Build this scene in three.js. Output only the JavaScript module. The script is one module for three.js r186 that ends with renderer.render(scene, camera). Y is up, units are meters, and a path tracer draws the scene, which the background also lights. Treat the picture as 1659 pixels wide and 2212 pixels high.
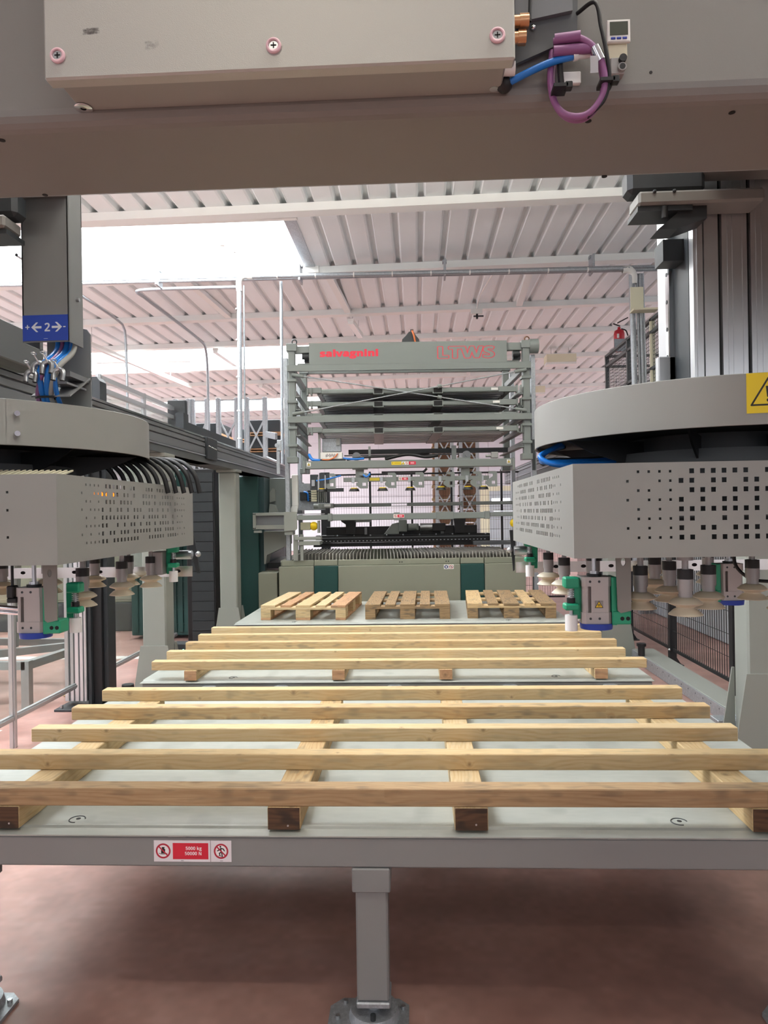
import * as THREE from 'three';
import { mergeGeometries } from 'three/addons/utils/BufferGeometryUtils.js';
import { RectAreaLightUniformsLib } from 'three/addons/lights/RectAreaLightUniformsLib.js';

// ---------- camera, light, exposure ----------
const scene = new THREE.Scene();
const D2R = Math.PI / 180;
const camera = new THREE.PerspectiveCamera(71.6, 1659 / 2212, 0.05, 120);
camera.rotation.order = 'YXZ';
camera.position.set(0, 1.68, 0);
camera.rotation.set(0, 2.63 * D2R, -0.9 * D2R);
const renderer = new THREE.WebGLRenderer({ antialias: true });
renderer.toneMapping = THREE.LinearToneMapping;
renderer.toneMappingExposure = 0.95;
renderer.shadowMap.enabled = true;
scene.background = new THREE.Color(0xdfe8f2);
RectAreaLightUniformsLib.init();
// skylights: x range and depth ranges (depth = -z); roof shafts with daylight panels at the top
const SKX = [-9.35, -1.65], SKZ = [[2.1, 4.3], [9.68, 11.8], [16.9, 19.25], [24.4, 26.9]];
const SKX2 = [7.15, 10.35], SKZ2 = [[9.68, 11.8], [16.9, 19.25], [24.4, 26.9]];     // second row of skylights along the right wall
const DAY = 0xf4f8ff, SKYI = 20, GLOW = 6;
function areaLight(x, y, z, w, h, I, col, rx, ry) {
  const l = new THREE.RectAreaLight(col, I, w, h);
  l.position.set(x, y, z); l.rotation.order = 'YXZ'; l.rotation.set(rx, ry, 0); l.castShadow = true; scene.add(l);
}
for (const [a, b] of SKZ) areaLight((SKX[0] + SKX[1]) / 2, 6.9, -(a + b) / 2, SKX[1] - SKX[0] - 0.1, b - a - 0.1, SKYI, DAY, -Math.PI / 2, 0);
for (const [a, b] of SKZ2) areaLight((SKX2[0] + SKX2[1]) / 2, 6.9, -(a + b) / 2, SKX2[1] - SKX2[0] - 0.1, b - a - 0.1, SKYI, DAY, -Math.PI / 2, 0);
// daylight through the two large windows in the wall behind the camera and the ribbon window in the left wall
const WINB = [[-8.6, -3.4], [1.6, 8.2]], WINBY = [1.0, 4.6], WINL = [[-6, 4], [6.5, 15], [18, 28]], WINLY = [2.4, 4.7];
for (const [a, b] of WINB) areaLight((a + b) / 2, (WINBY[0] + WINBY[1]) / 2, 8.9, b - a - 0.1, WINBY[1] - WINBY[0] - 0.1, 0.12, DAY, 0, 0);
for (const [a, b] of WINL) areaLight(-13.7, (WINLY[0] + WINLY[1]) / 2, -(a + b) / 2, b - a - 0.1, WINLY[1] - WINLY[0] - 0.1, 1.2, DAY, 0, -Math.PI / 2);

// ---------- helpers ----------
let seed = 7;
const rnd = () => { seed |= 0; seed = (seed + 0x6d2b79f5) | 0; let t = Math.imul(seed ^ (seed >>> 15), 1 | seed); t = (t + Math.imul(t ^ (t >>> 7), 61 | t)) ^ t; return ((t ^ (t >>> 14)) >>> 0) / 4294967296; };
const rr = (a, b) => a + (b - a) * rnd();
const V = (x, y, Z) => new THREE.Vector3(x, y, -Z);           // depth Z is positive away from the camera
function uvBox(g, ax = 'x', ou = 0, ov = 0) {
  const p = g.attributes.position, n = g.attributes.normal, uv = new Float32Array(p.count * 2);
  for (let i = 0; i < p.count; i++) {
    const x = p.getX(i), y = p.getY(i), z = p.getZ(i), a = Math.abs(n.getX(i)), b = Math.abs(n.getY(i)), c = Math.abs(n.getZ(i));
    let u, v;
    if (b >= a && b >= c) [u, v] = ax === 'z' ? [z, x] : [x, z];
    else if (a >= c) [u, v] = ax === 'y' ? [y, z] : [z, y];
    else [u, v] = ax === 'y' ? [y, x] : [x, y];
    uv[2 * i] = u + ou; uv[2 * i + 1] = v + ov;
  }
  g.setAttribute('uv', new THREE.BufferAttribute(uv, 2)); return g;
}
function fin(g, keepUV) {
  if (g.index) g = g.toNonIndexed();
  for (const k of Object.keys(g.attributes)) if (!['position', 'normal', 'uv'].includes(k)) g.deleteAttribute(k);
  if (!keepUV) uvBox(g);
  return g;
}
function polys(list, c) {                                       // convex faces, turned outwards from c
  const P = [], N = [], e1 = new THREE.Vector3(), e2 = new THREE.Vector3(), n = new THREE.Vector3(), m = new THREE.Vector3();
  for (let f of list) {
    e1.subVectors(f[1], f[0]); e2.subVectors(f[2], f[0]); n.crossVectors(e1, e2).normalize();
    m.set(0, 0, 0); f.forEach((q) => m.add(q)); m.multiplyScalar(1 / f.length).sub(c);
    if (n.dot(m) < 0) { f = [...f].reverse(); n.negate(); }
    for (let i = 1; i < f.length - 1; i++) for (const q of [f[0], f[i], f[i + 1]]) { P.push(q.x, q.y, q.z); N.push(n.x, n.y, n.z); }
  }
  const g = new THREE.BufferGeometry();
  g.setAttribute('position', new THREE.Float32BufferAttribute(P, 3)); g.setAttribute('normal', new THREE.Float32BufferAttribute(N, 3));
  return g;
}
function B(x0, x1, y0, y1, Z0, Z1, c = 0, ax = 'x', ou = 0, ov = 0) {   // box, chamfered by c
  const z0 = -Z1, z1 = -Z0, X = [x0, x1], Y = [y0, y1], ZZ = [z0, z1], ctr = new THREE.Vector3((x0 + x1) / 2, (y0 + y1) / 2, (z0 + z1) / 2);
  const q = (i, j, k, f) => new THREE.Vector3(X[i] + (f === 0 ? 0 : i ? -c : c), Y[j] + (f === 1 ? 0 : j ? -c : c), ZZ[k] + (f === 2 ? 0 : k ? -c : c));
  const L = [];
  for (const i of [0, 1]) { L.push([q(i, 0, 0, 0), q(i, 1, 0, 0), q(i, 1, 1, 0), q(i, 0, 1, 0)]); L.push([q(0, i, 0, 1), q(1, i, 0, 1), q(1, i, 1, 1), q(0, i, 1, 1)]); L.push([q(0, 0, i, 2), q(1, 0, i, 2), q(1, 1, i, 2), q(0, 1, i, 2)]); }
  if (c > 0) {
    for (const i of [0, 1]) for (const j of [0, 1]) {
      L.push([q(i, j, 0, 0), q(i, j, 1, 0), q(i, j, 1, 1), q(i, j, 0, 1)]); L.push([q(i, 0, j, 0), q(i, 1, j, 0), q(i, 1, j, 2), q(i, 0, j, 2)]); L.push([q(0, i, j, 1), q(1, i, j, 1), q(1, i, j, 2), q(0, i, j, 2)]);
      for (const k of [0, 1]) L.push([q(i, j, k, 0), q(i, j, k, 1), q(i, j, k, 2)]);
    }
  }
  return uvBox(polys(L, ctr), ax, ou, ov);
}
function bar(a, b, w, h = w) {                                  // square bar between two points
  const d = new THREE.Vector3().subVectors(b, a), g = new THREE.BoxGeometry(w, h, d.length());
  const m = new THREE.Matrix4().lookAt(new THREE.Vector3(), d, Math.abs(d.y) > 0.95 * d.length() ? new THREE.Vector3(1, 0, 0) : new THREE.Vector3(0, 1, 0));
  g.applyMatrix4(m).translate((a.x + b.x) / 2, (a.y + b.y) / 2, (a.z + b.z) / 2);
  return fin(g);
}
function cyl(a, b, r, r2 = r, s = 16) {
  const d = new THREE.Vector3().subVectors(b, a), g = new THREE.CylinderGeometry(r2, r, d.length(), s);
  g.applyQuaternion(new THREE.Quaternion().setFromUnitVectors(new THREE.Vector3(0, 1, 0), d.normalize())).translate((a.x + b.x) / 2, (a.y + b.y) / 2, (a.z + b.z) / 2);
  return fin(g);
}
const tube = (pts, r, n = 40, s = 10, closed = false) => fin(new THREE.TubeGeometry(new THREE.CatmullRomCurve3(pts, closed, 'centripetal'), n, r, s, closed));
const lathe = (prof, x, y, Z, s = 32) => fin(new THREE.LatheGeometry(prof.map(([a, b]) => new THREE.Vector2(a, b)), s).translate(x, y, -Z));
const sph = (x, y, Z, r, s = 12) => fin(new THREE.SphereGeometry(r, s, Math.ceil(s / 2)).translate(x, y, -Z));
function ext(pts, axis, a, b, holes = [], bevel = 0) {          // polygon in the plane across axis, extruded from a to b
  const sh = new THREE.Shape(pts.map(([u, v]) => new THREE.Vector2(u, v)));
  for (const h of holes) sh.holes.push(new THREE.Path(h.map(([u, v]) => new THREE.Vector2(u, v))));
  const g = new THREE.ExtrudeGeometry(sh, { depth: b - a - 2 * bevel, bevelEnabled: bevel > 0, bevelThickness: bevel, bevelSize: bevel, bevelOffset: -bevel, bevelSegments: 1, curveSegments: 12 });
  g.translate(0, 0, bevel);
  if (axis === 'z') g.translate(0, 0, -b);
  else if (axis === 'y') g.rotateX(-Math.PI / 2).translate(0, a, 0);
  else g.rotateY(Math.PI / 2).translate(a, 0, 0);
  return fin(g);
}
const circ = (u, v, r, n = 14, r2 = r) => Array.from({ length: n }, (_, i) => [u + r * Math.cos(i / n * 2 * Math.PI), v + r2 * Math.sin(i / n * 2 * Math.PI)]);
const rect = (u0, u1, v0, v1) => [[u0, v0], [u1, v0], [u1, v1], [u0, v1]];
const TO = new THREE.Vector3(0, 0, -9.3), TPHI = 3 * D2R;       // the storage tower and cutting machine stand turned by 3 degrees
const ORG = new Map(), taken = {};
const numbered = (n) => { const k = taken[n] = (taken[n] ?? -1) + 1; return k ? `${n}_${String(k).padStart(3, '0')}` : n; };
const shadows = (m) => { m.castShadow = m.receiveShadow = true; return m; };
const lv = ([x, y, Z]) => new THREE.Vector3(x, y, -Z);
function place(o, org, tower, turn) {
  if (tower) { o.position.copy(org.clone().applyAxisAngle(new THREE.Vector3(0, 1, 0), TPHI)).add(TO); o.rotation.y = TPHI + turn; }
  else { o.position.copy(org); o.rotation.y = turn; }
}
function thing(name, label, category, o = [0, 0, 0], { T = false, turn = 0, group } = {}) {
  const g = new THREE.Group(), org = lv(o); g.name = numbered(name); place(g, org, T, turn); ORG.set(g, org);
  g.userData = { label, category }; if (group) g.userData.group = group; scene.add(g); return g;
}
function part(parent, name, geos, mat, extra) {
  const list = [].concat(geos), g = list.length > 1 ? mergeGeometries(list) : list[0].clone(), o = ORG.get(parent);
  g.translate(-o.x, -o.y, -o.z);
  const m = shadows(new THREE.Mesh(g, mat)); m.name = name; if (extra) Object.assign(m.userData, extra); parent.add(m); ORG.set(m, o); return m;
}
function solo(name, label, category, geos, mat, { T = false, group, kind, turn = 0 } = {}) {
  const list = [].concat(geos), g = list.length > 1 ? mergeGeometries(list) : list[0].clone();
  g.computeBoundingBox(); const b = g.boundingBox, org = new THREE.Vector3((b.min.x + b.max.x) / 2, b.min.y, (b.min.z + b.max.z) / 2);
  g.translate(-org.x, -org.y, -org.z);
  const m = shadows(new THREE.Mesh(g, mat)); m.name = numbered(name); place(m, org, T, turn); ORG.set(m, org);
  m.userData = { label, category }; if (group) m.userData.group = group; if (kind) m.userData.kind = kind; scene.add(m); return m;
}
function struct(name, geos, mat, label, category) {
  const list = [].concat(geos), m = shadows(new THREE.Mesh(list.length > 1 ? mergeGeometries(list) : list[0], mat)); m.name = name; ORG.set(m, new THREE.Vector3());
  m.userData = { kind: 'structure', label, category }; scene.add(m); return m;
}
function copy(src, label, o, turn = 0) { const c = src.clone(); c.name = numbered(src.name.replace(/_\d{3}$/, '')); c.userData = { ...src.userData, label }; c.position.copy(lv(o)); c.rotation.y = turn; scene.add(c); return c; }

// ---------- procedural textures ----------
function lattice(n, sd) { const s0 = seed; seed = sd; const a = Float32Array.from({ length: n * n }, () => rnd()); seed = s0; return a; }
function noiseFn(n, sd) {                                       // tiling value noise, input 0..1
  const a = lattice(n, sd);
  return (u, v) => { u = (u - Math.floor(u)) * n; v = (v - Math.floor(v)) * n; const i = Math.floor(u) % n, j = Math.floor(v) % n, i2 = (i + 1) % n, j2 = (j + 1) % n; let f = u - Math.floor(u), g = v - Math.floor(v); f = f * f * (3 - 2 * f); g = g * g * (3 - 2 * g); return (a[j * n + i] * (1 - f) + a[j * n + i2] * f) * (1 - g) + (a[j2 * n + i] * (1 - f) + a[j2 * n + i2] * f) * g; };
}
function tex(w, h, fn, mw, mh, srgb = true) {                   // fn(u, v) -> [r, g, b] 0..255; covers mw x mh metres
  const d = new Uint8Array(w * h * 4);
  for (let j = 0; j < h; j++) for (let i = 0; i < w; i++) { const c = fn(i / w, j / h), k = 4 * (j * w + i); d[k] = Math.max(0, Math.min(255, c[0])); d[k + 1] = Math.max(0, Math.min(255, c[1])); d[k + 2] = Math.max(0, Math.min(255, c[2])); d[k + 3] = 255; }
  const t = new THREE.DataTexture(d, w, h); t.wrapS = t.wrapT = THREE.RepeatWrapping; t.magFilter = THREE.LinearFilter; t.minFilter = THREE.LinearMipmapLinearFilter; t.generateMipmaps = true;
  if (srgb) t.colorSpace = THREE.SRGBColorSpace; t.repeat.set(1 / mw, 1 / mh); t.needsUpdate = true; return t;
}
function woodTex(sd, light, dark, grey, greyAmt) {
  const n1 = noiseFn(8, sd), n2 = noiseFn(40, sd + 1), n3 = noiseFn(190, sd + 2), n4 = noiseFn(14, sd + 3), n5 = noiseFn(512, sd + 4), s0 = seed; seed = sd + 9;
  const knots = Array.from({ length: 9 }, () => [rnd(), rnd(), rr(0.006, 0.014)]); seed = s0;
  return tex(1024, 512, (u, v) => {
    let w = v * 26 + 2.6 * n1(u, v) + 0.5 * n2(u * 0.5, v), kn = 0;
    for (const [a, b, r] of knots) { const du = (u - a) * 1.6, dv = (v - b) * 0.5, d = Math.sqrt(du * du + dv * dv) / r; if (d < 4) { w += 1.7 * Math.exp(-d * d * 0.35); kn = Math.max(kn, Math.exp(-d * d * 1.2)); } }
    const ring = 0.75 * Math.pow(0.5 + 0.5 * Math.sin(w * 6.283), 2), fib = n3(u * 0.12, v), m = 0.4 * ring + 0.22 * fib + 0.3 * n5(u * 0.05, v) + 0.16 * n4(u, v) + 0.18 * Math.max(0, n3(u * 0.3, v * 0.7) - 0.72) * 3;
    let g = Math.max(0, n4(u * 2 + 0.3, v * 2) * 0.6 + n2(u, v) * 0.5 - 0.62) * 3 * greyAmt; g = Math.min(0.75, g);
    return [0, 1, 2].map((k) => { let c = light[k] * (1 - m) + dark[k] * m; c = c * (1 - g) + grey[k] * g; return c * (1 - 0.4 * kn) + 90 * 0.4 * kn * (1 - k * 0.25); });
  }, 1.6, 0.5);
}
const speckN = noiseFn(256, 31), speckM = noiseFn(128, 32);
const peel = tex(256, 256, (u, v) => { const c = 150 * speckN(u, v) + 100 * speckM(u, v); return [c, c, c]; }, 0.16, 0.16, false);
const fl1 = noiseFn(10, 51), fl2 = noiseFn(44, 52), fl3 = noiseFn(220, 53), fl4 = noiseFn(24, 54);
const floorTex = tex(2048, 2048, (u, v) => {
  const a = fl1(u, v), b = fl2(u, v), c = fl3(u, v), s = 0.5 * fl4(u, v) + 0.5 * fl3(u * 0.5, v) * fl2(u, v), k = 0.86 + 0.16 * a + 0.1 * (b - 0.5) + 0.08 * (c - 0.5);
  return [(163 + 16 * s) * k, (123 + 22 * s) * k, (112 + 24 * s) * k];
}, 7, 7);
const floorRough = tex(512, 512, (u, v) => { const c = 140 + 30 * fl4(u, v) + 40 * fl3(u, v); return [c, c, c]; }, 7, 7, false);
const pt1 = noiseFn(20, 61), pt2 = noiseFn(150, 62);
const plateTex = tex(1024, 1024, (u, v) => { const s = Math.max(0, pt1(u, v) - 0.72) * 90, k = 246 + 9 * pt2(u * 0.3, v) - s; return [k, k, k - 3]; }, 1.9, 1.9);
const galv = tex(256, 256, (u, v) => { const k = 205 + 50 * pt1(u * 2, v * 2) * pt2(u, v); return [k, k, k]; }, 0.5, 0.5);

// ---------- materials ----------
const mat = (hex, roughness = 0.5, metalness = 0, o = {}) => new THREE.MeshStandardMaterial({ color: hex, roughness, metalness, ...o });
const rgh = { bumpMap: peel, bumpScale: 0.00005 };
const M = {
  paint: mat(0x8f908b, 0.42, 0, rgh), beam: mat(0x7f7e7a, 0.45, 0, rgh), tower: mat(0x777e7b, 0.45, 0, rgh), post: mat(0x8d918a, 0.48, 0, rgh), tableGrey: mat(0x878988, 0.45, 0, rgh),
  plate: mat(0xa9ada8, 0.4, 0, { map: plateTex }), bed: mat(0x868878, 0.5, 0, rgh), green: mat(0x17433f, 0.45), darkgrey: mat(0x55595a, 0.5), rail: mat(0x74777a, 0.42, 0.35), black: mat(0x17181a, 0.5), rubber: mat(0x1d1f20, 0.6),
  charcoal: mat(0x2b3033, 0.5), duct: mat(0x76797a, 0.45, 0, rgh), steel: mat(0xb9bdc0, 0.3, 0.9), alu: mat(0xc9ccce, 0.34, 0.75), galv: mat(0xc4cbd0, 0.45, 0.6, { map: galv }), chrome: mat(0xe6e8ea, 0.14, 1), white: mat(0xe9e9e4, 0.6), wall: mat(0xdedde4, 0.85), deck: mat(0xeff5f6, 0.7), purlin: mat(0xeef1ee, 0.7),
  brass: mat(0xc99a72, 0.3, 0.85), blue: mat(0x1e78d0, 0.32), crossbar: mat(0xd2cfcc, 0.26, 1), woodWorn: mat(0xd8d8d8, 0.78, 0, { map: woodTex(707, [216, 186, 142], [178, 140, 100], [128, 110, 88], 0.45) }), purple: mat(0x8c5a88, 0.42), cableGrey: mat(0x9b9d99, 0.5), pad: mat(0x2043a8, 0.5), teal: mat(0x1f9a72, 0.45), nylon: mat(0xeef0ee, 0.45), yellow: mat(0xe6c413, 0.5), red: mat(0xc01f2e, 0.4), orange: mat(0xd0703a, 0.5),
  cup: new THREE.MeshPhysicalMaterial({ color: 0xe8dfc8, roughness: 0.35, transmission: 0.35, thickness: 0 }), fitting: mat(0x9d9c9a, 0.42, 0.3),
  glass: new THREE.MeshPhysicalMaterial({ color: 0xf4f8f6, roughness: 0.06, transmission: 1, thickness: 0 }),
  day: mat(0xffffff, 0.6, 0, { emissive: 0xf4f8ff, emissiveIntensity: GLOW }), winday: mat(0xffffff, 0.6, 0, { emissive: 0xf4f8ff, emissiveIntensity: 2 }), lens: mat(0xf1f2ee, 0.3), led: mat(0xff8a1a, 0.4, 0, { emissive: 0xff7a10, emissiveIntensity: 3 }),
  screen: mat(0x4d5349, 0.2), bluebtn: mat(0x2b3f9e, 0.4), cream: mat(0xe4e0c4, 0.7), partition: mat(0xb9c1c6, 0.75), floor: mat(0xffffff, 0.6, 0, { map: floorTex, roughnessMap: floorRough, bumpMap: floorRough, bumpScale: 0.0006 }), line: mat(0xcfc9c2, 0.7),
  woodA: mat(0xdedede, 0.72, 0, { map: woodTex(101, [238, 214, 166], [212, 176, 124], [168, 152, 120], 0.4) }), woodB: mat(0xdedede, 0.72, 0, { map: woodTex(202, [234, 208, 160], [200, 160, 108], [150, 134, 106], 0.55) }), woodC: mat(0xdedede, 0.72, 0, { map: woodTex(303, [242, 221, 178], [214, 178, 126], [160, 146, 116], 0.35) }),
  woodOld: mat(0xdedede, 0.8, 0, { map: woodTex(404, [188, 158, 116], [136, 106, 72], [112, 98, 80], 0.8) }), woodPink: mat(0xdedede, 0.75, 0, { map: woodTex(505, [228, 186, 142], [190, 138, 98], [150, 120, 96], 0.6) }), endgrain: mat(0xdedede, 0.85, 0, { map: woodTex(606, [124, 92, 66], [74, 52, 38], [60, 48, 40], 1.2) }),
  slat: mat(0xb8b5ac, 0.5, 0.3), dark: mat(0x0c0c0d, 0.7), brownbox: mat(0x7a5a44, 0.8),
};
function canvasMat(w, h, draw, rough = 0.45) {
  const c = document.createElement('canvas'); c.width = w; c.height = h; const x = c.getContext('2d'); draw(x, w, h);
  const t = new THREE.CanvasTexture(c); t.colorSpace = THREE.SRGBColorSpace; t.anisotropy = 8; return new THREE.MeshStandardMaterial({ map: t, roughness: rough });
}
function stickerGeo(x0, x1, y0, y1, Z, slope = 0) {             // thin printed plate facing the camera side
  const g = new THREE.BoxGeometry(x1 - x0, y1 - y0, 0.0008); g.translate((x0 + x1) / 2, (y0 + y1) / 2, -Z + 0.0004);
  return fin(g, true);
}
const hexG = (x, y0, y1, Z, r) => cyl(V(x, y0, Z), V(x, y1, Z), r, r, 6);

// ---------- the hall ----------
const HX = [-13.75, 10.45], HZ = [-9, 31.5], DECK = 5.83, TILT = 0.012;      // the roof rises gently to the right
struct('floor', B(HX[0] - 0.3, HX[1] + 0.3, -0.2, 0, HZ[0] - 0.3, HZ[1] + 0.3), M.floor, 'worn brick-red coated concrete hall floor', 'floor');
struct('trim_1', [B(-9, -3.2, 0.0005, 0.002, 8.2, 8.36), B(-9, -3.3, 0.0005, 0.002, 5.35, 5.47), B(-9, -3.5, 0.0005, 0.002, 10.4, 10.55)], M.line, 'pale painted lane lines on the red floor', 'floor line');
function wallWithHoles(name, label, axis, pos, thick, u0, u1, y1, wins, wy) {
  const g = ext(rect(u0, u1, 0, y1), axis, pos, pos + thick, wins.map(([a, b]) => rect(a, b, wy[0], wy[1]).reverse()));
  return struct(name, g, M.wall, label, 'wall');
}
const wNear = wallWithHoles('wall_near', 'white hall wall with two large windows', 'z', -9.3, 0.3, HX[0] - 0.3, HX[1] + 0.3, 7.1, WINB, WINBY);
const wLeft = wallWithHoles('wall_left', 'white hall wall with ribbon windows', 'x', HX[0] - 0.3, 0.3, HZ[0], HZ[1], 7.1, WINL, WINLY);
const wRight = struct('wall_right', B(HX[1], HX[1] + 0.3, 0, 7.1, HZ[0], HZ[1]), M.wall, 'plain white hall wall', 'wall');
// far wall of tall precast panels with recessed joints
const wFar = struct('wall_far', B(HX[0], HX[1], 0, 7.1, HZ[1] + 0.03, HZ[1] + 0.33), M.wall, 'pale lilac-white far wall of precast panels', 'wall');
for (let x = HX[0]; x < HX[1] - 0.1; x += 2.42) for (const [a, b] of [[0.005, 2.395], [2.41, 4.795], [4.81, 7.05]]) part(wFar, 'wall_panel', B(x + 0.008, Math.min(x + 2.412, HX[1]), a, b, HZ[1], HZ[1] + 0.03, 0.004), M.wall);
let wn = 1;
for (const [a, b] of WINB) {
  const w = struct(`window_${wn++}`, [B(a, b, WINBY[0] - 0.06, WINBY[0], -9.25, -8.98), B(a, b, WINBY[1], WINBY[1] + 0.06, -9.25, -8.98), B((a + b) / 2 - 0.04, (a + b) / 2 + 0.04, WINBY[0], WINBY[1], -9.1, -9.0)], M.alu, 'large bright window in the wall behind the viewer', 'window');
  part(w, 'pane', B(a, b, WINBY[0], WINBY[1], -9.16, -9.14), M.winday);
}
for (const [a, b] of WINL) {
  const w = struct(`window_${wn++}`, [B(HX[0] - 0.25, HX[0] + 0.02, WINLY[0] - 0.06, WINLY[0], a, b), B(HX[0] - 0.25, HX[0] + 0.02, WINLY[1], WINLY[1] + 0.06, a, b)], M.alu, 'bright ribbon window in the left wall', 'window');
  part(w, 'pane', B(HX[0] - 0.16, HX[0] - 0.14, WINLY[0], WINLY[1], a, b), M.winday);
}
// ceiling: trapezoidal roof sheets over purlins; each sheet carries three ribs
const yd = (x) => DECK + TILT * x;
function sheetGeo(x0, Z0, Z1) {
  const pts = [];
  for (let r = 0; r < 3; r++) { const a = x0 + r * 0.36667; pts.push([a, 0], [a + 0.235, 0], [a + 0.262, 0.012], [a + 0.278, 0.075], [a + 0.334, 0.075], [a + 0.35, 0.012]); }
  pts.push([x0 + 1.097, 0]);
  const P = [], U = [];
  for (let i = 0; i < pts.length - 1; i++) {
    const [xa, ya] = pts[i], [xb, yb] = pts[i + 1], A = [xa, yd(xa) + ya, -Z0], Bq = [xb, yd(xb) + yb, -Z0], C = [xb, yd(xb) + yb, -Z1], Dq = [xa, yd(xa) + ya, -Z1];
    P.push(...A, ...C, ...Bq, ...A, ...Dq, ...C); U.push(xa, Z0, xb, Z1, xb, Z0, xa, Z0, xa, Z1, xb, Z1);
  }
  const g = new THREE.BufferGeometry(); g.setAttribute('position', new THREE.Float32BufferAttribute(P, 3)); g.setAttribute('uv', new THREE.Float32BufferAttribute(U, 2)); g.computeVertexNormals(); return g;
}
const SKY = [...SKZ.map((z) => [SKX, z]), ...SKZ2.map((z) => [SKX2, z])];
const roofHoles = SKY.map(([[p, q], [a, b]]) => rect(p - 0.04, q + 0.04, a - 0.04, b + 0.04).reverse());
const ceiling = struct('ceiling', ext(rect(HX[0] - 0.3, HX[1] + 0.3, HZ[0] - 0.3, HZ[1] + 0.4), 'y', 6.06, 6.2, roofHoles), M.white, 'white corrugated roof deck on purlins with skylight openings', 'ceiling');
for (let k = 0; k < 22; k++) {
  const x0 = HX[0] + k * 1.1, inSky = x0 > SKX[0] - 0.1 && x0 < SKX[1] - 0.1;
  const cuts = inSky ? [HZ[0], ...SKZ.flat(), HZ[1]] : x0 > SKX2[0] - 0.1 ? [HZ[0], ...SKZ2.flat(), HZ[1]] : [HZ[0], HZ[1]];
  for (let i = 0; i < cuts.length; i += 2) part(ceiling, 'roof_sheet', sheetGeo(x0, cuts[i], cuts[i + 1]), M.deck);
}
const PUR = [-8, -5.9, -3.2, -0.9, 1.9, 4.5, 7, 9.38, 11.83, 14.35, 16.6, 19.28, 21.5, 24.1, 26.95, 29.2];
for (const z of PUR) {
  const y = (x) => yd(x) - 0.001, a = HX[0], b = HX[1];
  const g = polys([[V(a, y(a), z), V(b, y(b), z), V(b, y(b) - 0.11, z), V(a, y(a) - 0.11, z)], [V(a, y(a) - 0.11, z), V(b, y(b) - 0.11, z), V(b, y(b) - 0.11, z + 0.2), V(a, y(a) - 0.11, z + 0.2)], [V(a, y(a), z + 0.2), V(b, y(b), z + 0.2), V(b, y(b) - 0.11, z + 0.2), V(a, y(a) - 0.11, z + 0.2)], [V(a, y(a), z), V(b, y(b), z), V(b, y(b), z + 0.2), V(a, y(a), z + 0.2)]], V((a + b) / 2, y((a + b) / 2) - 0.05, z + 0.1));
  part(ceiling, 'purlin', uvBox(g), M.purlin);
}
for (const [x, z0, z1] of [[-3.9, 12.05, 14.35], [-1.45, 12.05, 14.35], [2.0, 12.05, 14.35], [-1.4, 16.8, 19.2], [1.5, 19.5, 21.5]]) part(ceiling, 'strut', bar(V(x, yd(x) - 0.05, z0), V(x + 0.12, yd(x) - 0.05, z1), 0.12, 0.08), M.purlin);
// skylight shafts
SKY.forEach(([[p, q], [a, b]], i) => {
  const w = struct(`window_${wn++}`, [B(p - 0.08, p, 5.7, 7.0, a, b), B(q, q + 0.08, 5.83, 7.0, a, b), B(p - 0.08, q + 0.08, 5.7, 7.0, a - 0.08, a), B(p - 0.08, q + 0.08, 5.7, 7.0, b, b + 0.08)], M.white, 'white roof shaft with a bright skylight at its top', 'skylight');
  part(w, 'skylight_panel', B(p - 0.08, q + 0.08, 7.0, 7.03, a - 0.08, b + 0.08), M.day);
  for (let k = 1; k < 6; k++) part(w, 'glazing_bar', B(p + (q - p) * k / 6 - 0.025, p + (q - p) * k / 6 + 0.025, 6.93, 7.0, a, b), M.alu);
  part(w, 'flashing', [B(q - 0.15, q + 0.02, yd(q) - 0.012, yd(q) - 0.004, a - 0.02, b + 0.02), B(q - 0.154, q - 0.15, yd(q) - 0.012, yd(q) + 0.1, a, b)], M.galv);
  if (i === 1) { part(w, 'opener_rod', [B(-2.9, -2.835, 5.74, 6.4, 10.58, 10.63)], M.white); part(w, 'opener_rod', [cyl(V(-2.68, 5.63, 10.6), V(-2.68, 6.4, 10.6), 0.02), cyl(V(-2.68, 6.1, 10.6), V(-2.68, 6.4, 10.6), 0.04)], M.white); }
});
// grey partition beyond the right fence and the sectional door in the far wall
const pw = struct('wall_partition', B(3.78, 3.86, 0, 2.6, 6, 15), M.partition, 'low grey panel partition behind the black fence', 'wall');
for (let z = 6; z < 15; z += 1.0) part(pw, 'wall_panel', B(3.755, 3.78, 0.01, 2.59, z + 0.006, z + 0.994, 0.004), M.partition);
const door = struct('door_1', B(2.75, 4.75, 0, 2.75, 31.40, 31.5), M.cream, 'sectional door with a row of bright windows in the far wall', 'door');
for (let k = 0; k < 6; k++) part(door, 'door_section', B(3.2, 4.65, 0.02 + k * 0.42, 0.43 + k * 0.42, 31.36, 31.4, 0.01), M.partition);
for (let k = 0; k < 3; k++) part(door, 'pane', B(3.3 + k * 0.45, 3.66 + k * 0.45, 1.95, 2.2, 31.34, 31.362), M.winday);

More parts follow.
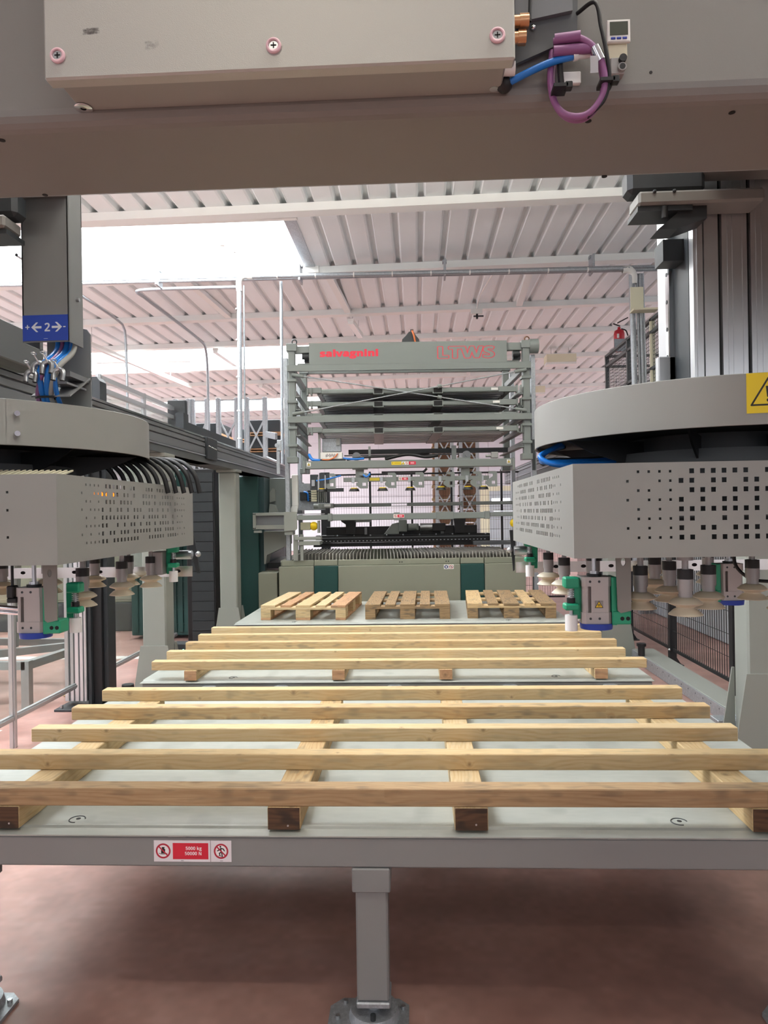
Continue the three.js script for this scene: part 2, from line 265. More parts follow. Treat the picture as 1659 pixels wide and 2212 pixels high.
// ---------- services under the roof ----------
const G1 = 'conduits under the second purlin';
const pipeX = (y, Z, x0, x1, r) => cyl(V(x0, y + 0.0, Z), V(x1, y - 0.012 * (x1 - x0) * 0.55, Z), r, r, 10);
[[5.66, 11.62, 0.016], [5.6, 11.6, 0.02], [5.62, 11.55, 0.014], [5.56, 11.5, 0.026]].forEach(([y, Z, r], i) => solo('conduit_pipe', ['thin upper steel conduit below the second purlin', 'middle steel conduit below the second purlin', 'thinnest steel conduit below the second purlin', 'lowest thick steel conduit below the second purlin'][i], 'pipe', [pipeX(y, Z, -9, i === 3 ? 6.5 : 7.5, r)], M.galv, { group: G1 }));
const cw = thing('cable_trunking', 'pale cable trunking running below the second purlin', 'trunking', [-1, 5.52, 11.45]);
part(cw, 'duct', cyl(V(-2.8, 5.53, 11.4), V(3.42, 5.47, 11.4), 0.037, 0.037, 12), M.galv);
for (let x = -2.2; x < 3.3; x += 0.62) part(cw, 'pipe_ring', cyl(V(x, 5.52 - 0.0096 * (x + 2.2), 11.4), V(x + 0.02, 5.52 - 0.0096 * (x + 2.2), 11.4), 0.04), M.white);
for (let x = -4.2; x < 4.5; x += 2.35) part(cw, 'pipe_hanger', [B(x, x + 0.03, 5.45, 5.72, 11.38, 11.66), B(x - 0.02, x + 0.05, 5.7, 5.74, 11.5, 11.6)], M.galv);
const lp = thing('drop_pipe', 'thick pale drop pipe with white elbow left of the tower', 'pipe', [-2.93, 0, 11.5]);
part(lp, 'pipe', [cyl(V(-2.86, 0, 11.4), V(-2.82, 5.4, 11.4), 0.037), cyl(V(-2.79, 0, 11.43), V(-2.75, 5.4, 11.43), 0.014)], M.galv);
part(lp, 'elbow', tube([V(-2.82, 5.3, 11.4), V(-2.82, 5.46, 11.4), V(-2.76, 5.53, 11.4), V(-2.6, 5.53, 11.4)], 0.044, 20), M.white);
for (const y of [2.9, 3.35, 3.9, 4.5, 5.0]) part(lp, 'pipe_ring', cyl(V(-2.845, y, 11.4), V(-2.845, y + 0.02, 11.4), 0.042), M.white);
solo('drop_pipe', 'slim drop pipe just left of the tower post', 'pipe', cyl(V(-2.21, 0, 11.6), V(-2.17, 5.5, 11.6), 0.026), M.galv);
const rp = thing('pipe_bundle', 'bundle of drop pipes with white elbow on the right', 'pipes', [3.6, 0, 11.5]);
[[3.47, 0.045], [3.55, 0.02], [3.6, 0.028], [3.645, 0.016]].forEach(([x, r], i) => part(rp, 'pipe', cyl(V(x + 0.07, 0, 11.45), V(x, 5.4, 11.45), r), M.galv));
part(rp, 'elbow', tube([V(3.32, 5.46, 11.42), V(3.42, 5.46, 11.42), V(3.49, 5.4, 11.44), V(3.5, 5.24, 11.45)], 0.058, 20), M.white);
solo('conduit_pipe', 'conduit running back under the roof from a white elbow, with a drop at its end', 'pipe', [tube([V(-2.9, 5.51, 11.85), V(-4.5, 5.53, 11.9), V(-4.72, 5.53, 11.95), V(-4.76, 5.55, 12.4), V(-4.8, 5.6, 15.7), V(-4.8, 5.55, 16.1), V(-4.8, 5.3, 16.25), V(-4.8, 3.4, 16.3)], 0.03, 80)], M.galv);
solo('conduit_pipe', 'leftmost thin conduit running back and dropping', 'pipe', tube([V(-5.6, 5.4, 9.8), V(-5.6, 5.38, 13.3), V(-5.6, 5.33, 13.5), V(-5.6, 5.1, 13.56), V(-5.6, 0.0, 13.6)], 0.024, 60), M.galv);
for (const [x, l] of [[4.35, 'left of two black rods slanting under the roof at right'], [4.48, 'right of two black rods slanting under the roof at right']]) solo('ceiling_rod', l, 'rod', cyl(V(x * 0.96, 5.62, 11.4), V(x, 5.75, 9.4), 0.009, 0.009, 8), M.black);
// fluorescent fittings (switched off) and the lit one behind the viewer
function lampFitting(a, b, y, label, w = 0.13, lit = false) {
  const m = [(a[0] + b[0]) / 2, y, (a[1] + b[1]) / 2], t = thing('fluorescent_lamp', label, 'lamp', m), A = V(a[0], y + 0.07, a[1]), Bq = V(b[0], y + 0.07, b[1]);
  const hh = w > 0.3 ? 0.2 : 0.05; part(t, 'housing', bar(A.clone().setY(y + 0.045 + hh / 2), Bq.clone().setY(y + 0.045 + hh / 2), w, hh), w > 0.3 ? M.cream : M.white);
  part(t, 'diffuser', bar(A.clone().setY(y + 0.02), Bq.clone().setY(y + 0.02), w * 0.86, 0.06), lit ? mat(0xffffff, 0.4, 0, { emissive: 0xfff4e0, emissiveIntensity: 6 }) : M.lens);
  for (const f of [0.2, 0.8]) { const p = A.clone().lerp(Bq, f); part(t, 'hanger', cyl(p, p.clone().setY(yd(p.x) + 0.005), 0.006, 0.006, 6), M.steel); }
  return t;
}
lampFitting([-7.9, 17.3], [-5.55, 17.4], 5.5, 'long fluorescent lamp across the second skylight');
lampFitting([-4.67, 16.5], [-4.6, 18.1], 5.5, 'fluorescent lamp pointing away right of the second skylight lamp');
lampFitting([-4.64, 21.2], [-4.55, 22.9], 5.5, 'far fluorescent lamp above the left racks');
lampFitting([-1.27, 14.3], [-1.17, 15.5], 5.5, 'fluorescent lamp above the left half of the tower');
lampFitting([3.4, 18.6], [4.15, 18.6], 5.42, 'wide boxy lamp right of the tower head', 0.42);
lampFitting([3.6, 23.3], [4.2, 23.3], 5.42, 'farther boxy lamp right of the tower', 0.4);
lampFitting([-7.0, 13.6], [-6.4, 20], 5.3, 'long trunking lamp running back at upper left', 0.1);
lampFitting([-1.4, -3.2], [-0.1, -3.2], 5.45, 'lit fluorescent lamp hanging behind the viewer', 0.16, true);
areaLight(-0.75, 5.42, 3.2, 1.3, 0.14, 70, 0xfff4e0, -Math.PI / 2, 0);
for (const [x, z, l] of [[0.3, 0.35, 'lit lamp over the gantry, left of three'], [2.0, 0.35, 'lit lamp over the gantry, middle of three'], [3.7, 0.35, 'lit lamp over the gantry, right of three'], [-3.2, 6.6, 'lit lamp over the second table, first from the left'], [-1.2, 6.6, 'lit lamp over the second table, second from the left'], [0.8, 6.6, 'lit lamp over the second table, third from the left'], [2.8, 6.6, 'lit lamp over the second table, fourth from the left']]) {
  lampFitting([x - 0.76, z], [x + 0.76, z], 5.1, l, 0.2, true);
  areaLight(x, 5.075, -z, 1.5, 0.17, z < 1 ? 38 : 13, 0xfff8ee, -Math.PI / 2, 0);
  areaLight(x, 5.21, -z, 1.5, 0.17, 80, 0xfff8ee, Math.PI / 2, 0);
}
const dt = thing('sprinkler_head', 'small dark device clamped under the third purlin', 'sprinkler', [1.27, 5.6, 14.3]);
part(dt, 'body', B(1.15, 1.38, 5.62, 5.72, 14.28, 14.34, 0.005), M.white); part(dt, 'nozzle', [B(1.25, 1.29, 5.52, 5.62, 14.28, 14.32), B(1.2, 1.4, 5.56, 5.585, 14.28, 14.31)], M.charcoal); part(dt, 'feed_pipe', tube([V(1.27, 5.72, 14.3), V(1.27, 5.79, 13.9), V(1.4, 5.78, 12.2)], 0.014, 20), M.white);
// far racks on the left
function rackFrame(x0, x1, Z, top, label, group) {
  const t = thing('rack_frame', label, 'rack', [(x0 + x1) / 2, 0, Z], { group });
  for (const x of [x0, x1]) part(t, 'upright', [B(x - 0.055, x + 0.055, 0, top, Z, Z + 0.09, 0.004), B(x - 0.02, x + 0.02, 0, top, Z - 0.012, Z)], M.galv);
  for (let y = 0.6, s = 0; y < top - 0.9; y += 0.85, s++) { part(t, 'brace', bar(V(x0, y, Z + 0.03), V(x1, y + 0.85, Z + 0.03), 0.03, 0.04), M.galv); part(t, 'brace', bar(V(x1, y, Z + 0.06), V(x0, y + 0.85, Z + 0.06), 0.03, 0.04), M.galv); }
  part(t, 'top_bar', B(x0, x1, top - 0.06, top - 0.03, Z + 0.03, Z + 0.06), M.galv);
  return t;
}
rackFrame(-5.82, -5.5, 17, 4.5, 'leftmost galvanised rack frame behind the long rail', 'left rack frames'); rackFrame(-5.42, -5.06, 17.05, 4.5, 'second galvanised rack frame from the left with crossed braces', 'left rack frames');
rackFrame(-4.77, -4.32, 17, 4.5, 'third galvanised rack frame with crossed braces', 'left rack frames'); rackFrame(-4.07, -3.63, 17, 4.5, 'galvanised rack frame nearest the tower with crossed braces', 'left rack frames');
function storedStack(x0, x1, y0, Z, n, label, group, h = 0.26) {
  const t = thing('stored_stack', label, 'stack', [(x0 + x1) / 2, y0, Z], { group });
  for (let k = 0; k < n; k++) { const y = y0 + k * (h + 0.1); part(t, 'pallet_board', [B(x0, x1, y, y + 0.03, Z, Z + 0.1), B(x0, x1, y + 0.065, y + 0.095, Z, Z + 1.1), B(x0, x0 + 0.1, y + 0.03, y + 0.065, Z, Z + 1.1), B(x1 - 0.1, x1, y + 0.03, y + 0.065, Z, Z + 1.1)], Z > 20 ? M.woodOld : M.woodPink); part(t, 'sheet_bundle', B(x0 + 0.03, x1 - 0.03, y + 0.097, y + 0.095 + h, Z + 0.02, Z + 1.1, 0.01), Z > 20 ? M.brownbox : M.charcoal); }
}
storedStack(-5.7, -4.8, 0.0, 17.4, 11, 'dark sheet bundles on boards in the left rack bay', 'rack stock'); storedStack(-4.75, -3.95, 0.0, 18.8, 11, 'dark sheet bundles on boards in the middle rack bay', 'rack stock'); storedStack(-4.15, -3.3, 0.0, 17.3, 10, 'dark sheet bundles on boards in the rack bay beside the tower', 'rack stock', 0.3);
for (const [y, l] of [[3.35, 'upper pale rack beam beside the tower'], [2.75, 'lower pale rack beam beside the tower']]) solo('rack_beam', l, 'beam', [bar(V(-3.6, y + 0.25, 17), V(-3.0, y, 15.2), 0.05, 0.14)], M.galv);
// racks far behind the cutting machine
rackFrame(0.64, 1.12, 22, 5.2, 'far rack frame at left behind the machine opening', 'far rack frames'); rackFrame(1.39, 1.9, 22, 5.2, 'far rack frame at right behind the machine opening', 'far rack frames');
storedStack(0.5, 1.15, 0.0, 22.2, 11, 'brown boxes on boards in the far left rack frame', 'far rack stock', 0.3); storedStack(1.35, 1.95, 0.0, 22.2, 11, 'brown boxes on boards in the far right rack frame', 'far rack stock', 0.32);
// mezzanine on the right with mesh railing
const mz = thing('mezzanine', 'grey steel mezzanine with wire mesh railing at upper right', 'platform', [5.5, 0, 12]);
part(mz, 'deck', B(3.74, 9.5, 3.5, 3.62, 2.6, 14.2, 0.005), M.darkgrey);
for (const [x, z] of [[5.2, 9.5], [4.4, 14], [8, 14], [8, 9.5], [5.2, 3], [8, 3]]) part(mz, 'support_post', B(x - 0.08, x + 0.08, 0, 3.5, z - 0.08, z + 0.08), M.darkgrey);
for (const z of [14, 12.6, 11.35, 10.2, 9.0, 7.5, 6, 4.5, 2.7]) part(mz, 'rail_post', B(3.72, 3.79, 3.6, 4.66, z, z + 0.06), z < 12 ? M.cream : M.darkgrey);
for (const x of [4.2, 4.75, 5.4]) part(mz, 'rail_post', B(x, x + 0.06, 3.6, 4.66, 14, 14.06), M.darkgrey);
for (const y of [3.85, 4.42, 4.62]) { part(mz, 'handrail', B(3.72, 3.78, y, y + 0.045, 2.7, 14.06), M.darkgrey); part(mz, 'handrail', B(3.72, 9.4, y, y + 0.045, 14, 14.06), M.darkgrey); }
const wires = []; for (let z = 9.25; z < 14; z += 0.075) wires.push(bar(V(3.755, 3.62, z), V(3.755, 4.62, z), 0.006)); for (let y = 3.66; y < 4.62; y += 0.06) wires.push(bar(V(3.755, y, 9.2), V(3.755, y, 14), 0.006), bar(V(3.75, y, 14.03), V(6, y, 14.03), 0.006));
part(mz, 'wire_mesh', wires, M.darkgrey, { kind: 'stuff' });
const fe = thing('fire_extinguisher', 'red fire extinguisher in a grey holder on the mezzanine rail', 'extinguisher', [3.92, 4.66, 13.9]);
part(fe, 'cylinder', lathe([[0, 4.68], [0.1, 4.69], [0.1, 5.02], [0.085, 5.08], [0.03, 5.11], [0.025, 5.15], [0, 5.15]], 3.93, 0, 13.8, 20), M.red); part(fe, 'handle', [bar(V(3.82, 5.22, 13.8), V(3.95, 5.17, 13.8), 0.02), bar(V(3.9, 5.23, 13.8), V(4.1, 5.33, 13.8), 0.02)], M.black); part(fe, 'hose', tube([V(3.97, 5.12, 13.8), V(4.05, 5.08, 13.78), V(4.09, 4.98, 13.78)], 0.012, 14), M.black); part(fe, 'holder', B(3.8, 4.06, 4.66, 4.9, 13.68, 13.69), M.galv); part(fe, 'label_print', B(3.86, 3.9, 4.92, 5.0, 13.69, 13.698), M.white);
solo('notice_plate', 'cream plate standing on the pipes at upper right', 'plate', [B(3.42, 3.62, 4.78, 5.16, 11.35, 11.37), B(3.42, 3.8, 4.76, 4.79, 11.2, 11.4)], M.cream);

// ---------- side rails on posts ----------
function sideRail(s, xi, label, Z0, Z1) {                       // s = -1 left, +1 right; xi inner face
  const t = thing('side_rail', label, 'rail', [xi + s * 0.12, 2.2, (Z0 + Z1) / 2]), X = (a, b) => (s < 0 ? [xi - b, xi - a] : [xi + a, xi + b]);
  part(t, 'profile', [B(...X(0.016, 0.25), 2.2, 2.455, Z0, Z1), B(...X(0, 0.016), 2.36, 2.4, Z0, Z1, 0.003), B(...X(0, 0.016), 2.41, 2.44, Z0, Z1, 0.003), B(...X(0, 0.016), 2.28, 2.35, Z0, Z1, 0.003)], M.rail);
  part(t, 'guide_strip', [B(...X(-0.008, 0.012), 2.263, 2.276, Z0, Z1)], M.steel);
  part(t, 'top_strip', [B(...X(-0.004, 0.06), 2.443, 2.46, Z0, Z1)], M.chrome);
  part(t, 'lower_flange', [B(...X(0.002, 0.25), 2.2, 2.262, Z0, Z1, 0.003)], M.darkgrey);
  return t;
}
const rl = sideRail(-1, -2.1, 'long grooved steel side rail along the left', 0.5, 11.3); sideRail(1, 1.8, 'grooved steel side rail behind the right gripper head', 0.5, 14.5);
part(rl, 'sensor_block', B(-2.1, -2.075, 2.24, 2.46, 7.0, 7.35, 0.004), M.charcoal);
for (let k = 0; k < 6; k++) part(rl, 'bolt', sph(-2.074, 2.37 - k * 0.003, 7.05 + k * 0.05, 0.008, 8), M.chrome);
part(rl, 'cable_guard', [B(-2.38, -2.3, 2.46, 2.62, 7.0, 9.0), B(-2.36, -2.28, 2.46, 2.69, 6.9, 7.05)], M.charcoal);
for (const [x, z, s, l] of [[-2.29, 5.8, -1, 'grey box-section post with gusset feet under the left rail, nearer one'], [-2.29, 8.13, -1, 'grey box-section post with gusset feet under the left rail, beside the green cabinet'], [2.12, 4.68, 1, 'grey box-section post with gusset feet at the right picture edge'], [2.14, 8.13, 1, 'grey box-section post with gusset feet right of the three euro pallets']]) {
  const t = thing('rail_post', l, 'post', [x + 0.1, 0, z + 0.1], { group: 'posts under the side rails' });
  part(t, 'column', B(x, x + 0.2, 0.012, 2.17, z, z + 0.2, 0.012), M.post);
  part(t, 'head_plate', B(x - 0.02, x + 0.22, 2.17, 2.2, z - 0.02, z + 0.22, 0.003), M.post);
  for (const zz of [z + 0.2]) for (const q of [0, 1]) part(t, 'gusset', ext(q ? [[x + 0.2, 0.012], [x + 0.31, 0.012], [x + 0.215, 0.6], [x + 0.2, 0.6]] : [[x - 0.11, 0.012], [x, 0.012], [x, 0.6], [x - 0.015, 0.6]], 'z', zz, zz + 0.012), M.post);
  part(t, 'gusset_plate', ext([[x - 0.11, 0.012], [x + 0.31, 0.012], [x + 0.215, 0.6], [x - 0.015, 0.6]], 'z', z - 0.012, z), M.post);
  part(t, 'base_plate', B(x - 0.14, x + 0.34, 0, 0.012, z - 0.12, z + 0.32), M.post);
}

// ---------- gantry beam over the viewer ----------
const gb = thing('gantry_beam', 'big grey square gantry beam across the top of the picture', 'beam', [0, 2.226, 1.09]);
part(gb, 'beam', [ext([[0.965 + 0.022, 2.226], [1.2 - 0.022, 2.226], [1.194, 2.232], [1.2, 2.248], [1.2, 2.62], [0.965, 2.62], [0.965, 2.248], [0.9665, 2.24], [0.971, 2.2325], [0.978, 2.228]], 'x', -1.95, 1.68)], M.beam);
for (const s of [[-2.36, -1.7], [1.6, 2.1]]) part(gb, 'end_saddle', B(s[0], s[1], 2.462, 2.62, 0.85, 1.35, 0.006), M.beam);
for (const [x, z] of [[0.317, 1.183], [0.25, 1.012], [0.445, 1.005], [-0.59, 1.0], [-0.62, 1.175]]) part(gb, 'bolt_hole', cyl(V(x, 2.2252, z), V(x, 2.2275, z), 0.0045, 0.0045, 12), M.dark);
part(gb, 'bolt_hole', cyl(V(0.322, 2.262, 0.9645), V(0.322, 2.262, 0.967), 0.0022, 0.0022, 10), M.dark);
const lidMat = canvasMat(1024, 1024, (c, w, h) => {
  c.fillStyle = '#b2b3ad'; c.fillRect(0, 0, w, h);
  const X = (x) => (x + 0.466) / 0.6 * w, Y = (y) => (1 - (y - 2.238) / 0.6) * h;
  const s0 = seed; seed = 99;
  for (let k = 0; k < 60; k++) { c.fillStyle = `rgba(70,68,66,${rr(0.1, 0.35)})`; c.fillRect(X(-0.406 + rr(-0.009, 0.009)), Y(2.2975 + rr(-0.003, 0.004)), rr(3, 12), rr(2, 5)); }
  for (let k = 0; k < 40; k++) { c.fillStyle = `rgba(90,88,84,${rr(0.04, 0.14)})`; c.fillRect(X(-0.328 + rr(-0.008, 0.007)), Y(2.277 + rr(-0.005, 0.005)), rr(3, 10), rr(2, 6)); }
  seed = s0;
}, 0.34);
lidMat.bumpMap = peel.clone(); lidMat.bumpMap.repeat.set(0.6 / 0.06, 0.6 / 0.06); lidMat.bumpScale = 0.00018; lidMat.metalness = 0.3;
const jb = thing('junction_box', 'light grey junction box with three screws on the gantry beam', 'box', [-0.17, 2.24, 0.93]);
part(jb, 'body', B(-0.456, 0.122, 2.243, 2.72, 0.905, 0.966, 0.002), M.paint);
const lidG = B(-0.466, 0.131, 2.238, 2.75, 0.885, 0.906, 0.0025); { const p = lidG.attributes.position, u = lidG.attributes.uv; for (let i = 0; i < p.count; i++) u.setXY(i, (p.getX(i) + 0.466) / 0.6, (p.getY(i) - 2.238 + 0.2 * (p.getZ(i) + 0.885)) / 0.6); }
const lid = part(jb, 'lid', lidG, lidMat);
for (const x of [-0.447, -0.17, 0.109]) { const s = part(jb, 'screw', [cyl(V(x, 2.267, 0.8825), V(x, 2.267, 0.886), 0.0058, 0.0058, 18)], M.steel); part(s, 'washer', lathe([[0.0062, 0], [0.0094, 0], [0.0098, 0.0015], [0.0094, 0.004], [0.0062, 0.0045], [0.0062, 0]], 0, 0, 0, 24).rotateX(Math.PI / 2).translate(x, 2.267, -0.8855), mat(0xe2bcc4, 0.4)); part(s, 'slot', [B(x - 0.0035, x + 0.0035, 2.2663, 2.2677, 0.8819, 0.884), B(x - 0.0007, x + 0.0007, 2.2635, 2.2705, 0.8819, 0.884)], M.dark); }
part(jb, 'mounting_lug', lathe([[0.004, 0], [0.012, 0], [0.012, 0.002], [0.004, 0.002]], -0.449, 2.241, 0.957, 20), M.chrome); part(jb, 'rubber_foot', sph(0.126, 2.248, 0.955, 0.011), M.black); part(jb, 'plug', cyl(V(0.112, 2.2425, 0.955), V(0.112, 2.244, 0.955), 0.006), M.steel);
for (const [y, l] of [[2.309, 0.024], [2.288, 0.02]]) part(jb, 'cable_gland', [cyl(V(0.12, y, 0.922), V(0.128 + l * 0.6, y, 0.922), 0.0075), cyl(V(0.128 + l * 0.6, y, 0.922), V(0.13 + l, y, 0.922), 0.0092, 0.0092, 6)], M.brass);
part(jb, 'cable_gland', cyl(V(0.122, 2.26, 0.94), V(0.138, 2.26, 0.94), 0.009, 0.009, 10), M.nylon);
const cp = thing('chain_bracket', 'dark sheet bracket of the cable chain beside the junction box', 'bracket', [0.18, 2.29, 0.95]);
part(cp, 'plate', ext([[0.14, 2.272], [0.222, 2.305], [0.226, 2.45], [0.14, 2.45]], 'z', 0.95, 0.956), M.darkgrey); part(cp, 'cover', ext([[0.14, 2.322], [0.215, 2.335], [0.215, 2.46], [0.14, 2.46]], 'z', 0.943, 0.95), M.rail); part(cp, 'screw', [sph(0.164, 2.318, 0.948, 0.004, 8)], M.chrome); part(cp, 'lead', tube([V(0.158, 2.45, 0.93), V(0.158, 2.36, 0.93), V(0.157, 2.315, 0.932)], 0.0022, 16, 8), M.black); part(cp, 'nut', cyl(V(0.147, 2.31, 0.936), V(0.147, 2.322, 0.936), 0.007, 0.007, 12), M.charcoal);
const pc = thing('purple_cable', 'looped purple and black cables tied beside the pressure sensor', 'cable', [0.22, 2.19, 0.94]);
const loop = (dx, dz, k) => [V(0.19 + dx, 2.296, 0.945 + dz), V(0.215 + dx, 2.294, 0.935 + dz), V(0.238 * k + dx, 2.277, 0.93 + dz), V(0.251 * k + dx, 2.245, 0.93 + dz), V(0.249 * k + dx, 2.215, 0.932 + dz), V(0.229 * k + dx, 2.193, 0.935 + dz), V(0.207 + dx, 2.195, 0.94 + dz), V(0.192 + dx, 2.212, 0.945 + dz), V(0.186 + dx, 2.245, 0.95 + dz), V(0.19 + dx, 2.29, 0.955 + dz)];
part(pc, 'cable', tube(loop(0, 0, 1), 0.0043, 80), M.purple); part(pc, 'cable', tube(loop(0.004, 0.009, 0.985), 0.004, 80), M.purple);
part(pc, 'connector_sleeve', [cyl(V(0.19, 2.294, 0.938), V(0.222, 2.293, 0.932), 0.0068), cyl(V(0.188, 2.279, 0.938), V(0.235, 2.279, 0.935), 0.0065)], M.purple);
part(pc, 'black_lead', tube([V(0.222, 2.335, 0.95), V(0.24, 2.335, 0.93), V(0.247, 2.3, 0.926), V(0.2535, 2.265, 0.926), V(0.2575, 2.235, 0.93), V(0.25, 2.208, 0.932), V(0.23, 2.19, 0.936)], 0.0026, 50), M.black);
for (const [x, y] of [[0.2535, 2.231], [0.194, 2.226]]) part(pc, 'cable_tie', [B(x - 0.009, x + 0.009, y - 0.0022, y + 0.0022, 0.922, 0.945), B(x + 0.006, x + 0.015, y - 0.0045, y + 0.0045, 0.922, 0.932, 0.001)], M.black);
part(pc, 'cable_tag', [cyl(V(0.2395, 2.276, 0.929), V(0.2475, 2.258, 0.929), 0.0062), B(0.232, 0.242, 2.24, 2.262, 0.924, 0.925)], M.chrome); part(pc, 'tie_base', B(0.203, 0.228, 2.248, 2.264, 0.958, 0.965, 0.001), M.nylon);
part(pc, 'black_lead', tube([V(0.1985, 2.275, 0.95), V(0.1985, 2.25, 0.945), V(0.2, 2.23, 0.945)], 0.004, 12), M.black);
const bh = thing('blue_hose', 'short blue pneumatic hose between junction box and white fitting', 'hose', [0.18, 2.25, 0.945]);
part(bh, 'hose', tube([V(0.128, 2.247, 0.952), V(0.155, 2.258, 0.948), V(0.185, 2.268, 0.944), V(0.216, 2.274, 0.942)], 0.0046, 24), M.blue); part(bh, 'fitting', [cyl(V(0.214, 2.2735, 0.942), V(0.22, 2.275, 0.942), 0.0062), cyl(V(0.22, 2.275, 0.942), V(0.236, 2.278, 0.945), 0.0055)], M.nylon);
const ps = thing('pressure_sensor', 'white digital pressure sensor with small display on the gantry beam', 'sensor', [0.275, 2.25, 0.95]);
part(ps, 'bezel', ext(rect(0.2605, 0.2905, 2.2935, 2.323), 'z', 0.947, 0.953, [], 0.0012), M.white); part(ps, 'display', B(0.2638, 0.2872, 2.302, 2.3195, 0.9462, 0.9475), M.screen);
for (const x of [0.265, 0.2725, 0.28]) part(ps, 'button', B(x, x + 0.006, 2.2965, 2.2995, 0.946, 0.9475, 0.0005), M.bluebtn);
part(ps, 'housing', B(0.263, 0.288, 2.275, 2.3, 0.953, 0.966, 0.001), M.cream); part(ps, 'fitting', [B(0.265, 0.283, 2.253, 2.275, 0.95, 0.965, 0.001), cyl(V(0.279, 2.26, 0.945), V(0.279, 2.26, 0.95), 0.0055)], M.fitting); part(ps, 'port', [cyl(V(0.279, 2.26, 0.9442), V(0.279, 2.26, 0.9455), 0.0038), cyl(V(0.28, 2.271, 0.944), V(0.28, 2.271, 0.95), 0.005)], M.black);

// ---------- lift columns and carriages ----------
function carriage(x0, x1, label, bx) {
  const t = thing('lift_carriage', label, 'carriage', [(x0 + x1) / 2, 2.3, 1.6]);
  const s = bx[0] > 0 ? 1 : -1, X = (a, b) => (s > 0 ? [bx[0] + a, bx[0] + b] : [bx[1] - b, bx[1] - a]);
  part(t, 'block', B(x0, x1, 2.545, 2.9, 1.205, 1.93, 0.006), M.beam);
  part(t, 'chain_block', [B(...X(0, 0.2), 2.502, 2.575, 1.88, 1.945, 0.012)], M.charcoal);
  part(t, 'guide_block', B(...X(0.02, 0.34), 2.463, 2.498, 1.86, 1.945, 0.006), M.beam);
  part(t, 'stop_plate', [B(...X(0.02, 0.16), 2.449, 2.462, 1.87, 1.96)], M.charcoal);
  for (const f of [0.06, 0.11]) part(t, 'bolt', sph(bx[s > 0 ? 0 : 1] + s * f, 2.494, 1.858, 0.005, 8), M.charcoal);
  return t;
}
const crR = carriage(0.76, 1.5, 'dark carriage block under the beam at upper right', [0.565, 0.77]);
part(crR, 'bumper', [cyl(V(0.65, 2.425, 1.86), V(0.65, 2.455, 1.86), 0.008)], M.black); part(crR, 'wedge_bracket', [ext([[0.71, 2.463], [0.64, 2.405], [0.69, 2.405], [0.765, 2.43], [0.765, 2.463]], 'z', 1.88, 1.948)], M.charcoal); part(crR, 'small_block', B(0.7, 0.757, 2.37, 2.43, 2.02, 2.09), M.charcoal);
carriage(-1.9, -1.28, 'dark carriage block under the beam at upper left', [-1.3, -1.075]);
const lc = thing('lift_column', 'grey aluminium lift column with dark slots above the right gripper head', 'column', [0.935, 2.0, 2.1]);
const slotX = [0.782, 0.826, 0.902, 0.978, 1.05], colPts = [[0.765, 2.26], [0.765, 1.95]];
for (const x of slotX) { const w = x < 0.8 ? 0.002 : 0.005; colPts.push([x - w, 1.95], [x - w, 1.968], [x + w, 1.968], [x + w, 1.95]); }
colPts.push([1.105, 1.95], [1.105, 2.26]);
part(lc, 'profile', ext(colPts.map(([x, z]) => [x, z]), 'y', 2.0, 2.9), M.alu);
for (const x of slotX.slice(1)) part(lc, 'slot_cover', B(x - 0.0045, x + 0.0045, 2.0, 2.9, 1.962, 1.967), M.black);
for (const x of [0.845, 0.858, 0.884, 0.92, 0.935, 0.958, 0.996, 1.02]) part(lc, 'rib', B(x, x + 0.0015, 2.0, 2.9, 1.9485, 1.951), M.alu);
part(lc, 'guide_rail', B(0.74, 0.765, 2.0, 2.62, 2.1, 2.125, 0.003), M.chrome); part(lc, 'rail_base', B(0.757, 0.766, 2.0, 2.62, 1.99, 2.1), M.charcoal); part(lc, 'side_cover', B(0.757, 0.766, 2.0, 2.9, 1.955, 1.985), M.alu);
for (const y of [2.05, 2.12, 2.2, 2.28, 2.36, 2.44]) part(lc, 'bolt', cyl(V(0.739, y, 2.112), V(0.742, y, 2.112), 0.006, 0.006, 10), M.charcoal);
part(lc, 'end_plate', B(0.71, 0.765, 2.0, 2.12, 2.1, 2.13, 0.003), M.alu);
const lc2 = thing('lift_column', 'cover plate and column edge above the left gripper head at the picture border', 'column', [-1.45, 2.0, 2.1]);
part(lc2, 'profile', B(-1.62, -1.37, 2.0, 2.9, 1.95, 2.26, 0.004), M.alu); part(lc2, 'cover_plate', B(-1.6, -1.118, 2.01, 2.105, 1.82, 1.835, 0.002), M.paint);
const dc = thing('cable_duct', 'grey vertical cable duct hanging at upper left', 'duct', [-1.05, 2.18, 2.04]);
part(dc, 'front_sheet', [B(-1.128, -0.99, 2.185, 2.9, 2.0, 2.004, 0.001), B(-0.994, -0.99, 2.185, 2.9, 2.0, 2.085), B(-1.128, -1.124, 2.185, 2.9, 2.0, 2.085), B(-1.128, -0.99, 2.45, 2.9, 2.081, 2.085)], M.duct);
part(dc, 'bolt', [cyl(V(-0.99, 2.318, 2.045), V(-0.981, 2.318, 2.045), 0.006, 0.006, 6)], M.steel);
part(dc, 'back_plate', [ext([[-1.12, 2.0], [-0.985, 2.0], [-0.985, 2.235], [-0.995, 2.25], [-1.02, 2.255], [-1.12, 2.27]], 'z', 2.12, 2.126), ext([[2.126, 2.1], [2.126, 2.105], [1.99, 2.03], [1.99, 2.025]], 'x', -1.1, -0.985)], M.duct);
part(dc, 'clamp_rail', [B(-1.04, -0.99, 2.085, 2.1, 2.0, 2.12), B(-1.04, -0.99, 2.06, 2.066, 1.98, 2.1)], M.rail);
part(dc, 'hanger_bracket', B(-1.2, -0.99, 2.6, 2.7, 1.93, 2.0, 0.003), M.beam);
